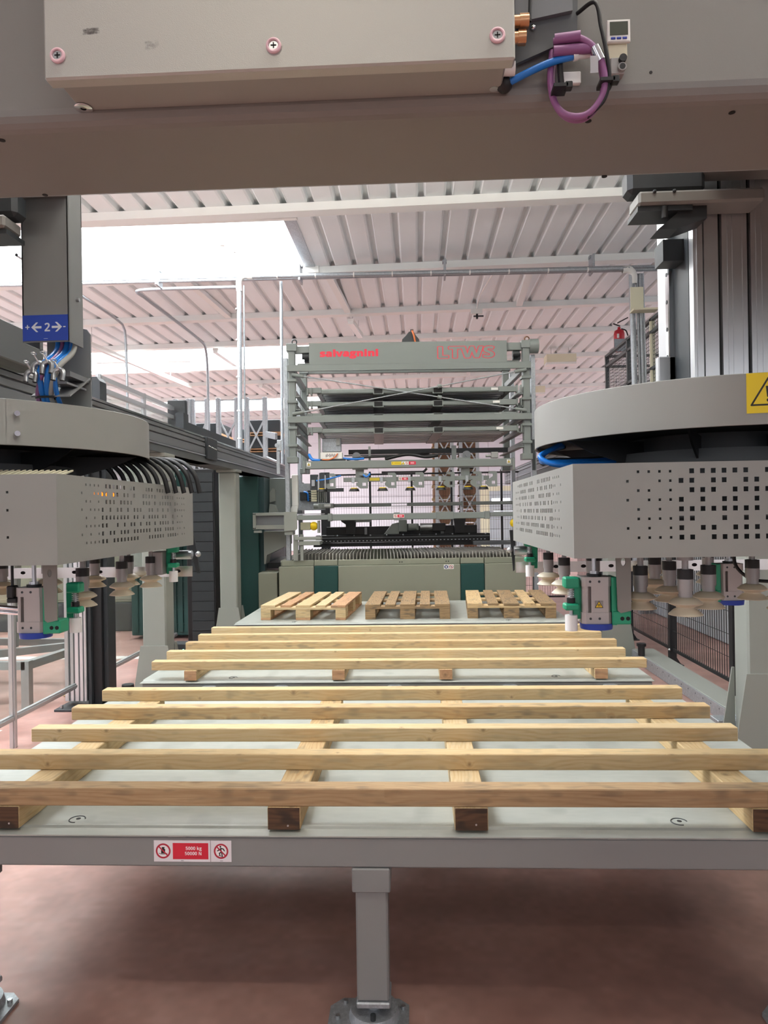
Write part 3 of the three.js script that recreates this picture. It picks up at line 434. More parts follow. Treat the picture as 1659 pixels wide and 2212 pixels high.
const sgn = canvasMat(512, 276, (c, w, h) => {
  c.fillStyle = '#23419c'; c.fillRect(0, 0, w, h); c.fillStyle = '#c9cfd6'; c.textAlign = 'center'; c.textBaseline = 'middle'; c.font = 'bold 128px sans-serif'; c.fillText('2', 277, 132); c.font = 'bold 104px sans-serif'; c.fillText('+', 54, 128); c.fillText('-', 470, 122);
  const arrow = (x, d) => { c.beginPath(); c.moveTo(x, 130); c.lineTo(x + d * 56, 78); c.lineTo(x + d * 80, 78); c.lineTo(x + d * 42, 119); c.lineTo(x + d * 116, 119); c.lineTo(x + d * 116, 143); c.lineTo(x + d * 42, 143); c.lineTo(x + d * 80, 182); c.lineTo(x + d * 56, 182); c.closePath(); c.fill(); };
  arrow(96, 1); arrow(444, -1); c.fillRect(236, 252, 46, 4);
});
solo('axis_sign', 'blue sign with arrows and the number 2 on the cable duct', 'sign', stickerGeo(-1.127, -0.993, 2.189, 2.263, 1.9995), sgn);
const hb = thing('hose_bundle', 'blue and grey hoses held by wing clamps below the blue sign', 'hoses', [-1.05, 2.0, 1.98]);
for (const [x, dx, r, m] of [[-1.062, -0.006, 0.0085, M.blue], [-1.036, -0.016, 0.0085, M.blue], [-1.05, -0.03, 0.007, M.purple], [-1.012, -0.03, 0.0075, M.cableGrey], [-1.018, -0.008, 0.007, M.blue]]) part(hb, 'hose', tube([V(x - 0.005 + (m === M.cableGrey ? -0.012 : 0.01), 2.3, 2.05), V(x + 0.012, 2.18, 2.05), V(x, 2.1, 1.97), V(x + dx, 2.04, 1.99), V(x + dx * 1.5, 1.995, 2.03)], r, 30), m);
for (const [x, y] of [[-1.083, 2.075], [-1.062, 2.098], [-1.036, 2.1], [-1.004, 2.078]]) { const c = part(hb, 'clamp', [tube([V(x - 0.013, y - 0.012, 1.955), V(x - 0.012, y + 0.012, 1.96), V(x, y + 0.02, 1.965), V(x + 0.013, y + 0.012, 1.96), V(x + 0.013, y - 0.014, 1.955)], 0.0075, 18, 6)], M.steel); part(c, 'wing_screw', [cyl(V(x + 0.002, y + 0.018, 1.96), V(x - 0.006, y + 0.04, 1.95), 0.0025, 0.0025, 6), fin(new THREE.TorusGeometry(0.006, 0.0018, 6, 14).rotateX(1.2).translate(x - 0.007, y + 0.043, -1.95))], M.chrome); }
part(hb, 'cable_tie', fin(new THREE.TorusGeometry(0.034, 0.0035, 6, 28).rotateX(Math.PI / 2).scale(1, 1, 0.6).translate(-1.058, 2.025, -2.005)), M.black);

// ---------- gripper heads ----------
const ROWS = [[[1, 2, 3, 4], [6, 7, 8, 9, 10, 11, 13]], [[0, 3, 4], [5, 6, 8, 9, 11, 12]], [[1, 2, 4], [6, 7, 8, 10, 11, 12, 13]], [[0, 2, 3, 4], [5, 7, 9, 10, 12]], [[1, 3], [5, 6, 7, 8, 9, 10, 11, 12]], [[1, 2, 3, 4], [5, 6, 9, 11, 13]], [[0, 2, 4], [5, 7, 8, 10, 11, 12]], [[1, 2, 3, 4], [5, 6, 8, 9, 10, 11, 12, 13]]];
function holeList(u0, dir, n) {
  const L = []; const s0 = seed; seed = 1234;
  ROWS.forEach(([s, b], r) => {
    const y = 1.768 - r * 0.0229, add = (c, h) => { const u = u0 + dir * c * 0.0256; L.push(rect(u - h, u + h, y - h, y + h).reverse()); };
    s.forEach((c) => add(c, 0.0032)); b.forEach((c) => add(c, 0.006));
    for (let c = 14; c < n; c++) { const small = c > n - 5; if (rnd() < (small ? 0.75 : 0.7)) add(c, small ? 0.0032 : 0.006); }
  });
  seed = s0; return L;
}
const cupProto = new THREE.Mesh(lathe([[0, 0.004], [0.038, 0.0], [0.042, 0.001], [0.0415, 0.003], [0.03, 0.014], [0.0215, 0.0185], [0.0235, 0.022], [0.041, 0.029], [0.0415, 0.032], [0.031, 0.041], [0.019, 0.046], [0, 0.046]], 0, 0, 0, 28), M.cup); cupProto.name = 'suction_cup';
{
  ORG.set(cupProto, new THREE.Vector3()); shadows(cupProto);
  part(cupProto, 'neck', [cyl(V(0, 0.044, 0), V(0, 0.064, 0), 0.0165)], M.fitting); part(cupProto, 'hex_fitting', [hexG(0, 0.062, 0.092, 0, 0.0198)], M.fitting); part(cupProto, 'cap', [hexG(0, 0.092, 0.117, 0, 0.0198)], M.rubber); part(cupProto, 'stem', [cyl(V(0, 0.117, 0), V(0, 0.156, 0), 0.008), cyl(V(0, 0.14, 0), V(0, 0.15, 0), 0.02)], M.fitting);
}
function cups(head, list) { for (const [x, z, y = 1.405] of list) { const c = cupProto.clone(), o = ORG.get(head); c.position.set(x - o.x, y - o.y, -z - o.z); head.add(c); } }
const triMat = canvasMat(128, 128, (c) => { c.fillStyle = '#8f8a86'; c.fillRect(0, 0, 128, 128); c.beginPath(); c.moveTo(64, 8); c.lineTo(122, 118); c.lineTo(6, 118); c.closePath(); c.fillStyle = '#e8c416'; c.fill(); c.lineWidth = 8; c.strokeStyle = '#1b1a12'; c.stroke(); c.fillStyle = '#1b1a12'; c.fillRect(44, 62, 40, 10); c.fillRect(48, 62, 9, 40); c.fillRect(71, 62, 9, 40); });
function magnetGripper(head, x, z, y, s, withStrap = true) {     // s = side of the strap (+1 right, -1 left)
  const b = part(head, 'magnet_gripper', [ext([[x - 0.039, z - 0.022], [x - 0.03, z - 0.03], [x + 0.03, z - 0.03], [x + 0.039, z - 0.022], [x + 0.039, z + 0.03], [x - 0.039, z + 0.03]], 'y', y, y + 0.03), ext([[x - 0.037, z - 0.02], [x - 0.03, z - 0.028], [x - 0.024, z - 0.028], [x - 0.024, z - 0.012], [x - 0.015, z - 0.012], [x - 0.015, z - 0.028], [x + 0.03, z - 0.028], [x + 0.037, z - 0.02], [x + 0.037, z + 0.03], [x - 0.037, z + 0.03]], 'y', y + 0.03, y + 0.1), ext([[x - 0.039, z - 0.022], [x - 0.03, z - 0.03], [x + 0.03, z - 0.03], [x + 0.039, z - 0.022], [x + 0.039, z + 0.03], [x - 0.039, z + 0.03]], 'y', y + 0.1, y + 0.125)], mat(0xb3aeaa, 0.45, 0.25));
  part(b, 'blue_pad', cyl(V(x + 0.004, y - 0.016, z), V(x + 0.004, y, z), 0.042, 0.044, 28), M.pad);
  for (const [dx, dy] of [[-0.018, 0.113], [0.006, 0.113], [-0.018, 0.014], [0.006, 0.014]]) part(b, 'screw', cyl(V(x + dx, y + dy, z - 0.0305), V(x + dx, y + dy, z - 0.029), 0.0034, 0.0034, 12), M.charcoal);
  part(b, 'rod', [cyl(V(x, y + 0.125, z), V(x, 1.56, z), 0.006), cyl(V(x, y + 0.13, z), V(x, y + 0.14, z), 0.013, 0.013, 6)], M.steel); part(b, 'rubber_ring', cyl(V(x, y + 0.125, z), V(x, y + 0.132, z), 0.02), M.black);
  if (x > 0 && withStrap) part(b, 'warning_label', stickerGeo(x - 0.006, x + 0.016, y + 0.042, y + 0.062, z - 0.0285), triMat);
  // strap side: green bracket with two holes and the hanging strap
  const e = x + s * 0.039, xr = (a, c2) => (s > 0 ? [e + a, e + c2] : [e - c2, e - a]);
  part(b, 'green_bracket', [B(...xr(0, 0.014), y - 0.004, y + 0.125, z - 0.03, z + 0.03, 0.002), B(...xr(0.0, 0.05), y - 0.002, y + 0.035, z - 0.032, z + 0.02, 0.003)], M.teal);
  for (const q of [0.026, 0.041]) part(b, 'bracket_hole', cyl(V(e + s * q, y + 0.014, z - 0.0325), V(e + s * q, y + 0.014, z - 0.031), 0.0055, 0.0055, 14), M.dark);
  if (withStrap) part(b, 'strap', ext([[e + s * 0.008, y + 0.188], [e + s * 0.048, y + 0.188], [e + s * 0.047, y + 0.036], [e + s * 0.02, y + 0.03], [e + s * 0.012, y + 0.036]], 'z', z - 0.042, z - 0.038, [circ(e + s * 0.028, y + 0.166, 0.006, 12, 0.011)]), mat(0x85837c, 0.45));
  return b;
}
function springFoot(head, x, z, y, s) {                         // green C bracket with a sprung white nylon foot
  const b = part(head, 'spring_foot', [B(x - 0.02, x + 0.02, y + 0.085, y + 0.115, z - 0.018, z + 0.018, 0.004), B(x - 0.02, x + 0.02, y + 0.026, y + 0.044, z - 0.018, z + 0.018, 0.004), B(x + s * 0.006 - 0.012 + s * 0.012, x + s * 0.006 + 0.012 + s * 0.012, y + 0.0, y + 0.112, z + 0.004, z + 0.02, 0.002)], M.teal);
  part(b, 'foot', cyl(V(x, y - 0.03, z), V(x, y + 0.012, z), 0.0165, 0.0165, 20), M.nylon); part(b, 'pin', cyl(V(x, y + 0.01, z), V(x, y + 0.1, z), 0.005), M.steel); part(b, 'collar', cyl(V(x, y + 0.045, z), V(x, y + 0.058, z), 0.0115), M.black);
  const sp = []; for (let i = 0; i <= 48; i++) { const a = i / 48 * 5 * 2 * Math.PI; sp.push(V(x + 0.0085 * Math.cos(a), y + 0.058 + 0.027 * i / 48, z + 0.0085 * Math.sin(a))); } part(b, 'spring', tube(sp, 0.0013, 90, 5), M.steel);
}
function gripperHead(cx, label, front, side, sideX, skLabel) {
  const cz = 2.3, h = 0.55, t = thing('gripper_head', label, 'gripper', [cx, 1.4, cz]), x0 = cx - h, x1 = cx + h, z0 = 1.75, z1 = 2.84, y0 = 1.559, y1 = 1.79;
  part(t, 'front_cover', ext(rect(x0, x1, y0, y1), 'z', z0, z0 + 0.002, front), M.paint);
  part(t, 'side_cover', ext(rect(z0 + 0.002, z1, y0, y1), 'x', sideX < cx ? x0 : x1 - 0.002, sideX < cx ? x0 + 0.002 : x1, side), M.paint);
  const ox = sideX < cx ? x1 : x0; part(t, 'side_cover', B(ox - 0.001, ox + 0.001, y0, y1, z0 + 0.002, z1), M.paint); part(t, 'back_cover', B(x0 + 0.002, x1 - 0.002, y0, y1, z1 - 0.002, z1), M.paint);
  part(t, 'base_frame', [B(x0 + 0.02, x1 - 0.02, y0 + 0.002, y0 + 0.012, z0 + 0.02, z1 - 0.02), B(cx - 0.3, cx + 0.3, y0 + 0.012, y1 - 0.03, cz - 0.32, cz + 0.3)], M.charcoal);
  part(t, 'valve_block', [B(x0 + 0.06, x1 - 0.06, y0 + 0.012, y0 + 0.1, z0 + 0.07, z0 + 0.16, 0.004), B(x0 + 0.05, x0 + 0.14, y0 + 0.012, y0 + 0.12, z0 + 0.2, z1 - 0.2, 0.004), B(x1 - 0.14, x1 - 0.05, y0 + 0.012, y0 + 0.12, z0 + 0.2, z1 - 0.2, 0.004)], M.black);
  part(t, 'hub', cyl(V(cx, y1 - 0.03, cz), V(cx, 1.9, cz), 0.24, 0.24, 40), M.charcoal);
  part(t, 'hub_ring', [cyl(V(cx, 1.8, cz), V(cx, 1.845, cz), 0.31, 0.3, 40)], M.darkgrey);
  for (let k = 0; k < 8; k++) { const a = k * Math.PI / 4 + 0.3; part(t, 'stiffener', ext([[0.2, 1.885], [0.5, 1.885], [0.42, 1.85], [0.25, 1.8], [0.2, 1.8]], 'z', -0.003, 0.003).rotateY(a).translate(cx, 0, -cz), M.black); }
  // round skirt above the head
  const sk = thing('turntable_skirt', skLabel, 'skirt', [cx, 1.87, cz]);
  part(sk, 'skirt_sheet', lathe([[0.535, 1.88], [0.541, 1.878], [0.5425, 1.88], [0.5425, 2.003], [0.541, 2.005], [0.535, 2.003], [0.535, 1.88]], cx, 0, cz, 96), M.paint);
  part(sk, 'top_plate', cyl(V(cx, 1.985, cz), V(cx, 1.997, cz), 0.534, 0.534, 64), M.paint); part(sk, 'bottom_plate', cyl(V(cx, 1.893, cz), V(cx, 1.898, cz), 0.534, 0.534, 64), M.black);
  for (const a of [0.1, 0.5, -0.4, 1.2]) part(sk, 'bolt', cyl(V(cx + 0.5 * Math.sin(a + (sideX < cx ? -0.9 : 0.9)), 1.886, cz - 0.5 * Math.cos(a + (sideX < cx ? -0.9 : 0.9))), V(cx + 0.5 * Math.sin(a + (sideX < cx ? -0.9 : 0.9)), 1.893, cz - 0.5 * Math.cos(a + (sideX < cx ? -0.9 : 0.9))), 0.008, 0.008, 8), M.chrome);
  part(t, 'crossbar', ext(rect(x0 + 0.01, x1 - 0.01, 1.43, 1.472), 'z', z1 + 0.01, z1 + 0.016, Array.from({ length: 10 }, (_, k) => circ(x0 + 0.06 + k * 0.108, 1.453, 0.0105, 12, 0.0068).reverse())), M.crossbar); part(t, 'bar_backing', B(x0 + 0.012, x1 - 0.012, 1.432, 1.47, z1 + 0.0165, z1 + 0.0175), M.dark);
  part(t, 'corner_bracket', ext(sideX < cx ? [[x0 - 0.012, 1.6], [x0 + 0.012, 1.6], [x0 + 0.006, 1.44], [x0 - 0.0, 1.435]] : [[x1 - 0.034, 1.6], [x1 - 0.004, 1.6], [x1 + 0.02, 1.442], [x1 + 0.006, 1.44]], 'z', z1 + 0.018, z1 + 0.026), M.charcoal);
  part(t, 'clamp_lever', [cyl(V(sideX, 1.52, z1 - 0.02), V(sideX + (sideX < cx ? 0.09 : -0.09), 1.52, z1 - 0.02), 0.018), sph(sideX - (sideX < cx ? 0.012 : -0.012), 1.52, z1 + 0.02, 0.012)], M.steel);
  return [t, sk];
}
const [hR, skR] = gripperHead(0.932, 'perforated grey suction gripper head hanging at right', holeList(0.513, 1, 34), holeList(1.9, 1, 34), 0.382, 'round grey skirt above the right gripper head');
const [hL, skL] = gripperHead(-1.456, 'perforated grey suction gripper head hanging at left', holeList(-1.034, -1, 34), holeList(1.885, 1, 34), -0.906, 'round grey skirt above the left gripper head');
cups(hR, [[0.608, 1.97], [0.765, 2.33], [0.738, 2.12], [0.682, 1.845], [0.79, 1.97], [0.99, 2.15], [1.05, 2.62], [0.478, 2.62], [0.478, 2.34], [0.97, 1.93], [0.6, 2.45], [1.2, 2.3], [0.9, 2.75], [0.5, 2.05, 1.44]]);
cups(hL, [[-1.03, 2.14], [-1.03, 2.43], [-1.03, 2.7], [-1.26, 2.72], [-1.15, 2.78], [-1.5, 2.5], [-1.44, 2.3], [-1.17, 2.2, 1.44], [-1.6, 2.65]]);
magnetGripper(hR, 0.478, 1.95, 1.372, 1); springFoot(hR, 0.413, 1.94, 1.382, 1); magnetGripper(hR, 1.072, 2.5, 1.36, -1, false); springFoot(hR, 0.43, 2.74, 1.455, 1);
magnetGripper(hL, -1.078, 1.95, 1.36, 1); springFoot(hL, -0.995, 2.02, 1.375, -1); springFoot(hL, -0.955, 2.74, 1.45, -1); part(hL, 'magnet_block', B(-1.03, -0.985, 1.45, 1.54, 2.7, 2.78, 0.003), M.fitting);
part(hR, 'black_lead', tube([V(0.96, 1.56, 2.2), V(0.965, 1.5, 2.2), V(1.0, 1.462, 2.18), V(1.06, 1.455, 2.15)], 0.005, 24), M.black);
for (const k of [1, 2, 3, 5, 6]) part(hL, 'status_light', sph(-0.925, 1.745, 1.965 + k * 0.0256, 0.0075, 10), M.led);
part(hL, 'elbow_fitting', [B(-1.148, -1.128, 1.455, 1.49, 1.93, 1.96, 0.003), B(-1.148, -1.118, 1.442, 1.456, 1.93, 1.96, 0.003), cyl(V(-1.138, 1.49, 1.945), V(-1.138, 1.56, 1.945), 0.004)], M.black);
part(hL, 'air_pipe', [tube([V(-1.25, 1.425, 2.0), V(-1.18, 1.423, 1.98), V(-1.118, 1.42, 1.965)], 0.007, 12), tube([V(-1.25, 1.412, 2.0), V(-1.18, 1.41, 1.98), V(-1.118, 1.408, 1.965)], 0.006, 12)], M.chrome);
for (let k = 0; k < 22; k++) part(hL, 'fin', bar(V(-1.3 + k * 0.017, 1.79, 1.84), V(-1.32 + k * 0.017, 1.818 - k * 0.0004, 1.95), 0.006, 0.004), M.cream);
part(skL, 'seam_strip', fin(new THREE.CylinderGeometry(0.5445, 0.5445, 0.124, 12, 1, true, 0.69, 0.09).translate(-1.456, 1.942, -2.3)), M.paint);
for (const y of [1.965, 1.91]) { const a = 0.735, X = (r) => -1.456 + r * Math.sin(a), Zz = (r) => 2.3 - r * Math.cos(a); part(skL, 'bolt', [cyl(V(X(0.542), y, Zz(0.542)), V(X(0.556), y, Zz(0.556)), 0.0075, 0.0075, 14)], M.chrome); }
const warnMat = canvasMat(512, 512, (c, w, h) => { c.fillStyle = '#e3c81a'; c.fillRect(0, 0, w, h); c.lineJoin = 'round'; c.lineWidth = 22; c.strokeStyle = '#17150a'; c.beginPath(); c.moveTo(256, 70); c.lineTo(456, 408); c.lineTo(56, 408); c.closePath(); c.stroke(); c.fillStyle = '#17150a'; c.beginPath(); c.moveTo(226, 170); c.lineTo(286, 170); c.lineTo(272, 310); c.lineTo(240, 310); c.closePath(); c.fill(); c.beginPath(); c.arc(256, 350, 22, 0, 7); c.fill(); });
{ const a0 = Math.atan2(0.808 - 0.932, 0.53), g = new THREE.CylinderGeometry(0.5436, 0.5436, 0.098, 16, 1, true, a0, 0.18).translate(0.932, 1.955, -2.3); const s = shadows(new THREE.Mesh(fin(g, true), warnMat)); s.material.side = THREE.DoubleSide; s.name = 'warning_sticker'; s.userData = { label: 'yellow warning triangle sticker on the right gripper skirt', category: 'sticker' }; scene.add(s); }
const cb = thing('cable_bundle', 'bundle of black cables arching above the left gripper head', 'cables', [-1.0, 1.76, 2.5]);
for (let k = 0; k < 11; k++) { const f = k / 10, x = -1.16 + 0.2 * f, e = 0.06 + 0.05 * f; part(cb, 'cable', tube([V(x - 0.03, 1.885, 2.45 + 0.02 * k), V(x + 0.02, 1.89, 2.42 + 0.02 * k), V(x + e, 1.87, 2.42 + 0.015 * k), V(x + e + 0.045, 1.825, 2.43 + 0.012 * k), V(x + e + 0.06, 1.76, 2.44 + 0.012 * k)], 0.0085, 26, 8), M.rubber); }
part(cb, 'white_tie', cyl(V(-0.905, 1.806, 2.53), V(-0.87, 1.812, 2.53), 0.006), M.nylon);
const bb = thing('blue_hose_loop', 'bright blue hose loops below the right skirt', 'hose', [0.5, 1.8, 2.3]);
for (let k = 0; k < 4; k++) part(bb, 'hose', tube([V(0.47 + 0.01 * k, 1.89, 2.32 + k * 0.03), V(0.43, 1.87, 2.3 + k * 0.03), V(0.395 + 0.006 * k, 1.848 - 0.006 * k, 2.28 + k * 0.02), V(0.43, 1.822 + 0.005 * k, 2.25 + k * 0.02), V(0.52, 1.818 + 0.007 * k, 2.24 + k * 0.03), V(0.64, 1.83 + 0.006 * k, 2.28 + k * 0.03), V(0.68, 1.86, 2.32)], 0.0085, 50, 8), k === 3 ? M.charcoal : M.blue);

// ---------- lift tables ----------
const TX0 = -1.745, TX1 = 1.42;
const loadMat = canvasMat(1024, 380, (c, w, h) => {
  c.fillStyle = '#e9e6ea'; c.fillRect(0, 0, w, h);
  const ring = (x, y) => { c.fillStyle = '#f4f2f3'; c.beginPath(); c.arc(x, y, 132, 0, 7); c.fill(); };
  const bar2 = (x, y) => { c.strokeStyle = '#b5233a'; c.lineWidth = 30; c.beginPath(); c.arc(x, y, 120, 0, 7); c.stroke(); c.lineWidth = 24; c.beginPath(); c.moveTo(x - 84, y - 84); c.lineTo(x + 84, y + 84); c.stroke(); };
  ring(170, 190); c.fillStyle = '#141214'; c.beginPath(); c.moveTo(140, 120); c.lineTo(198, 120); c.lineTo(190, 146); c.lineTo(206, 162); c.lineTo(206, 236); c.lineTo(132, 236); c.lineTo(132, 162); c.lineTo(148, 146); c.closePath(); c.fill(); c.lineWidth = 10; c.strokeStyle = '#141214'; c.beginPath(); c.moveTo(92, 232); c.quadraticCurveTo(170, 262, 246, 232); c.stroke(); bar2(170, 190);
  c.fillStyle = '#d5243c'; c.fillRect(345, 46, 645, 290); c.fillStyle = '#f6f0f2'; c.font = 'bold 82px sans-serif'; c.textAlign = 'right'; c.fillText('5000 kg', 872, 170); c.fillText('50000 N', 872, 262); c.fillStyle = '#333'; c.fillRect(490, 358, 50, 7);
});
const stepMat = canvasMat(384, 380, (c, w, h) => {
  c.fillStyle = '#e9e6ea'; c.fillRect(0, 0, w, h); c.fillStyle = '#f4f2f3'; c.beginPath(); c.arc(192, 190, 132, 0, 7); c.fill(); c.strokeStyle = c.fillStyle = '#141214'; c.lineWidth = 20; c.lineCap = 'round';
  c.beginPath(); c.arc(180, 108, 16, 0, 7); c.fill(); for (const L of [[[186, 136], [196, 200]], [[176, 150], [128, 182]], [[196, 140], [236, 150], [252, 182]], [[192, 206], [160, 226], [168, 262]], [[200, 206], [214, 286]]]) { c.beginPath(); L.forEach(([x, y], i) => (i ? c.lineTo(x, y) : c.moveTo(x, y))); c.stroke(); }
  c.lineWidth = 8; c.beginPath(); c.moveTo(140, 272); c.lineTo(192, 272); c.lineTo(192, 292); c.stroke(); c.strokeStyle = '#b5233a'; c.lineWidth = 30; c.beginPath(); c.arc(192, 190, 120, 0, 7); c.stroke(); c.lineWidth = 24; c.beginPath(); c.moveTo(108, 106); c.lineTo(276, 274); c.stroke(); c.fillStyle = '#333'; c.fillRect(170, 358, 56, 7);
});
function liftTable(z0, label, prox) {
  const t = thing('lift_table', label, 'table', [(TX0 + TX1) / 2, 0, z0 + 0.8], { group: 'lift tables in a row' }), z1 = z0 + 1.62, x0 = TX0, x1 = TX1;
  part(t, 'top_plate', ext([[z0, 0.63], [z0, 0.634], [z0 + 0.052, 0.635], [z0 + 0.058, 0.641], [z0 + 0.068, 0.642], [z1, 0.642], [z1, 0.63]], 'x', x0, x1), M.plate);
  part(t, 'front_beam', B(x0 + 0.01, x1 - 0.01, 0.528, 0.628, z0 + 0.006, z0 + 0.106, 0.006), M.tableGrey); part(t, 'rear_beam', B(x0 + 0.01, x1 - 0.01, 0.528, 0.628, z1 - 0.106, z1 - 0.006, 0.006), M.tableGrey);
  for (const x of [x0 + 0.01, x1 - 0.11]) part(t, 'side_beam', B(x, x + 0.1, 0.528, 0.628, z0 + 0.106, z1 - 0.106, 0.006), M.tableGrey);
  if (prox) for (const x of [-1.5, -0.8, -0.15, 0.35, 0.62, 1.0]) part(t, 'weld', B(x - 0.03, x + 0.03, 0.626, 0.633, z0 + 0.001, z0 + 0.012, 0.002), M.tableGrey);
  for (const [x, z] of [[-1.52, 0], [-0.166, 0], [1.26, 0], [-1.52, 1], [-0.166, 1], [1.26, 1]]) {
    const zz = z ? z1 - 0.11 : z0 + 0.006;
    const L = part(t, 'leg', [B(x - 0.052, x + 0.052, 0.09, 0.53, zz + 0.008, zz + 0.112, 0.006)], M.tableGrey);
    part(L, 'sleeve', B(x - 0.062, x + 0.062, 0.45, 0.528, zz - 0.004, zz + 0.116, 0.004), M.tableGrey); part(L, 'end_cap', B(x - 0.054, x + 0.056, 0.07, 0.09, zz + 0.002, zz + 0.116, 0.004), M.galv);
    part(L, 'foot_disc', [cyl(V(x, 0.012, zz + 0.06), V(x, 0.04, zz + 0.06), 0.085, 0.078, 32), cyl(V(x, 0.04, zz + 0.06), V(x, 0.07, zz + 0.06), 0.02)], M.galv); part(L, 'bolt', [cyl(V(x, 0.03, zz - 0.004), V(x, 0.058, zz - 0.004), 0.009, 0.009, 12)], M.charcoal);
    const f = [[x - 0.15, zz], [x - 0.12, zz - 0.06], [x + 0.09, zz - 0.06], [x + 0.115, zz - 0.03], [x + 0.115, zz + 0.11], [x + 0.08, zz + 0.14], [x - 0.11, zz + 0.14], [x - 0.15, zz + 0.1]];
    part(L, 'floor_plate', ext(f, 'y', 0, 0.012), M.galv); for (const [dx, dz] of [[-0.12, 0.04], [0.095, -0.02], [-0.1, 0.115], [0.095, 0.09]]) part(L, 'anchor', [cyl(V(x + dx, 0.012, zz + dz), V(x + dx, 0.024, zz + dz), 0.0085, 0.0085, 6)], M.steel);
  }
  for (const x of [-1.18, 0.85]) { const r = part(t, 'recess_ring', [fin(new THREE.TorusGeometry(0.026, 0.0022, 6, 30, 4.9).rotateX(-Math.PI / 2).translate(x, 0.642, -(z0 + 0.1)))], M.charcoal); part(r, 'recess_hole', cyl(V(x + 0.002, 0.642, z0 + 0.105), V(x + 0.002, 0.6427, z0 + 0.105), 0.008, 0.008, 14), M.dark); }
  if (!prox) for (const x of [-1.3, -0.85, -0.15, 0.55, 1.15]) part(t, 'support_pad', [cyl(V(x, 0.6, z0 - 0.03), V(x, 0.616, z0 - 0.03), 0.045, 0.045, 20), B(x - 0.08, x + 0.08, 0.59, 0.6, z0 - 0.05, z0 + 0.01)], M.galv);
  if (!prox) part(t, 'cable_tray', B(x0 + 0.1, x1 - 0.1, 0.5, 0.56, z0 - 0.16, z0 - 0.06, 0.004), M.charcoal);
  return t;
}
const tab1 = liftTable(2.285, 'nearest grey lift table carrying the large pallet in front', true); liftTable(4.36, 'middle grey lift table carrying the second large pallet'); liftTable(6.64, 'far grey lift table carrying three euro pallets');
solo('load_sticker', 'white and red 5000 kg load limit sticker on the table beam', 'sticker', stickerGeo(-0.878, -0.691, 0.546, 0.6155, 2.2908), loadMat);
solo('no_step_sticker', 'round no-stepping sticker beside the load limit sticker', 'sticker', stickerGeo(-0.689, -0.621, 0.546, 0.6155, 2.2908), stepMat);

// ---------- large slatted pallets ----------
const WOODS = [M.woodA, M.woodB, M.woodC];
function slatPallet(z0, x0, x1, runners, rw, label, dark, yb = 0.642, dn = 0) {
  const t = thing('sheet_pallet', label, 'pallet', [(x0 + x1) / 2, yb, z0 + 0.68], { group: 'long slatted pallets' });
  runners.forEach((x, i) => {
    const r = part(t, 'runner', B(x, x + rw, yb, 0.717 - dn, z0 - 0.005, z0 + 1.37, 0.003, 'z', rr(0, 1.6), rr(0, 0.5)), WOODS[i % 3]);
    part(r, 'end_face', B(x + 0.002, x + rw - 0.002, yb + 0.002, 0.715 - dn, z0 - 0.0075, z0 - 0.005, 0, 'x', rr(0, 1), rr(0, 1)), dark ? M.endgrain : M.woodPink);
    if (dark) { const nx = x + rr(0.06, 0.09), ny = rr(0.655, 0.67); part(r, 'nail', cyl(V(nx, ny, z0 - 0.0095), V(nx, ny, z0 - 0.006), 0.0032, 0.0032, 8), M.steel); }
  });
  for (let k = 0; k < 5; k++) { const z = z0 + k * 0.326 + rr(-0.004, 0.004), dx = rr(-0.012, 0.012), dy = rr(-0.002, 0.002), g = B(x0 + dx, x1 + dx + rr(-0.01, 0.01), 0.7175 - dn, 0.776 + dy - dn * 1.3, z, z + 0.066, 0.003, 'x', rr(0, 1.6), rr(0, 0.5)); part(t, 'slat', g, dark && k === 0 ? M.woodWorn : WOODS[(k * 2 + (dark ? 1 : 0)) % 3]); }
  return t;
}
slatPallet(2.316, -1.655, 1.315, [-1.45, -0.505, 0.108, 1.053], 0.108, 'nearest long slatted wooden pallet', true); slatPallet(4.39, -1.69, 1.37, [-1.472, -0.54, 0.125, 1.07], 0.08, 'second long slatted wooden pallet on the middle table', false, 0.642, 0.012);
// ---------- euro pallets ----------
function euroPallet(x, z, w, turn, label, ms) {
  const t = thing('euro_pallet', label, 'pallet', [x, 0.642, z], { turn, group: 'euro pallets on the far table' }), l = 1.16, y = 0.642, x0 = x - w / 2, ou = () => rr(0, 1.6);
  const bw = [0.145, 0.1, 0.145, 0.1, 0.145], gap = (w - 0.635) / 4; let cx = x0;
  bw.forEach((b, i) => { part(t, 'deck_board', B(cx, cx + b, y + 0.122, y + 0.144, z - l / 2 + rr(-0.006, 0.006), z + l / 2, 0.002, 'z', ou(), ou()), ms[i % ms.length]); cx += b + gap; });
  for (const zz of [z - l / 2, z - 0.0725, z + l / 2 - 0.145]) part(t, 'cross_board', B(x0, x0 + w, y + 0.1, y + 0.122, zz, zz + 0.145, 0.002, 'x', ou(), ou()), ms[0]);
  for (const [a, b] of [[x0, 0.1], [x - 0.0725, 0.145], [x0 + w - 0.1, 0.1]]) { part(t, 'skid_board', B(a, a + b, y, y + 0.022, z - l / 2, z + l / 2, 0.002, 'z', ou(), ou()), ms[1 % ms.length]); for (const zz of [z - l / 2, z - 0.0725, z + l / 2 - 0.145]) part(t, 'block', B(a, a + b, y + 0.022, y + 0.1, zz, zz + 0.145, 0.002, 'x', ou(), ou()), ms[ms.length - 1]); }
}
euroPallet(-1.085, 7.43, 0.84, -3.3 * D2R, 'pale new euro pallet at the left of three', [M.woodC, M.woodPink, M.woodA]); euroPallet(-0.093, 7.43, 0.82, -1 * D2R, 'weathered euro pallet in the middle of three', [M.woodOld, M.woodOld]); euroPallet(0.925, 7.43, 0.84, -3 * D2R, 'brown used euro pallet at the right of three', [M.woodB, M.woodOld, M.woodOld]);

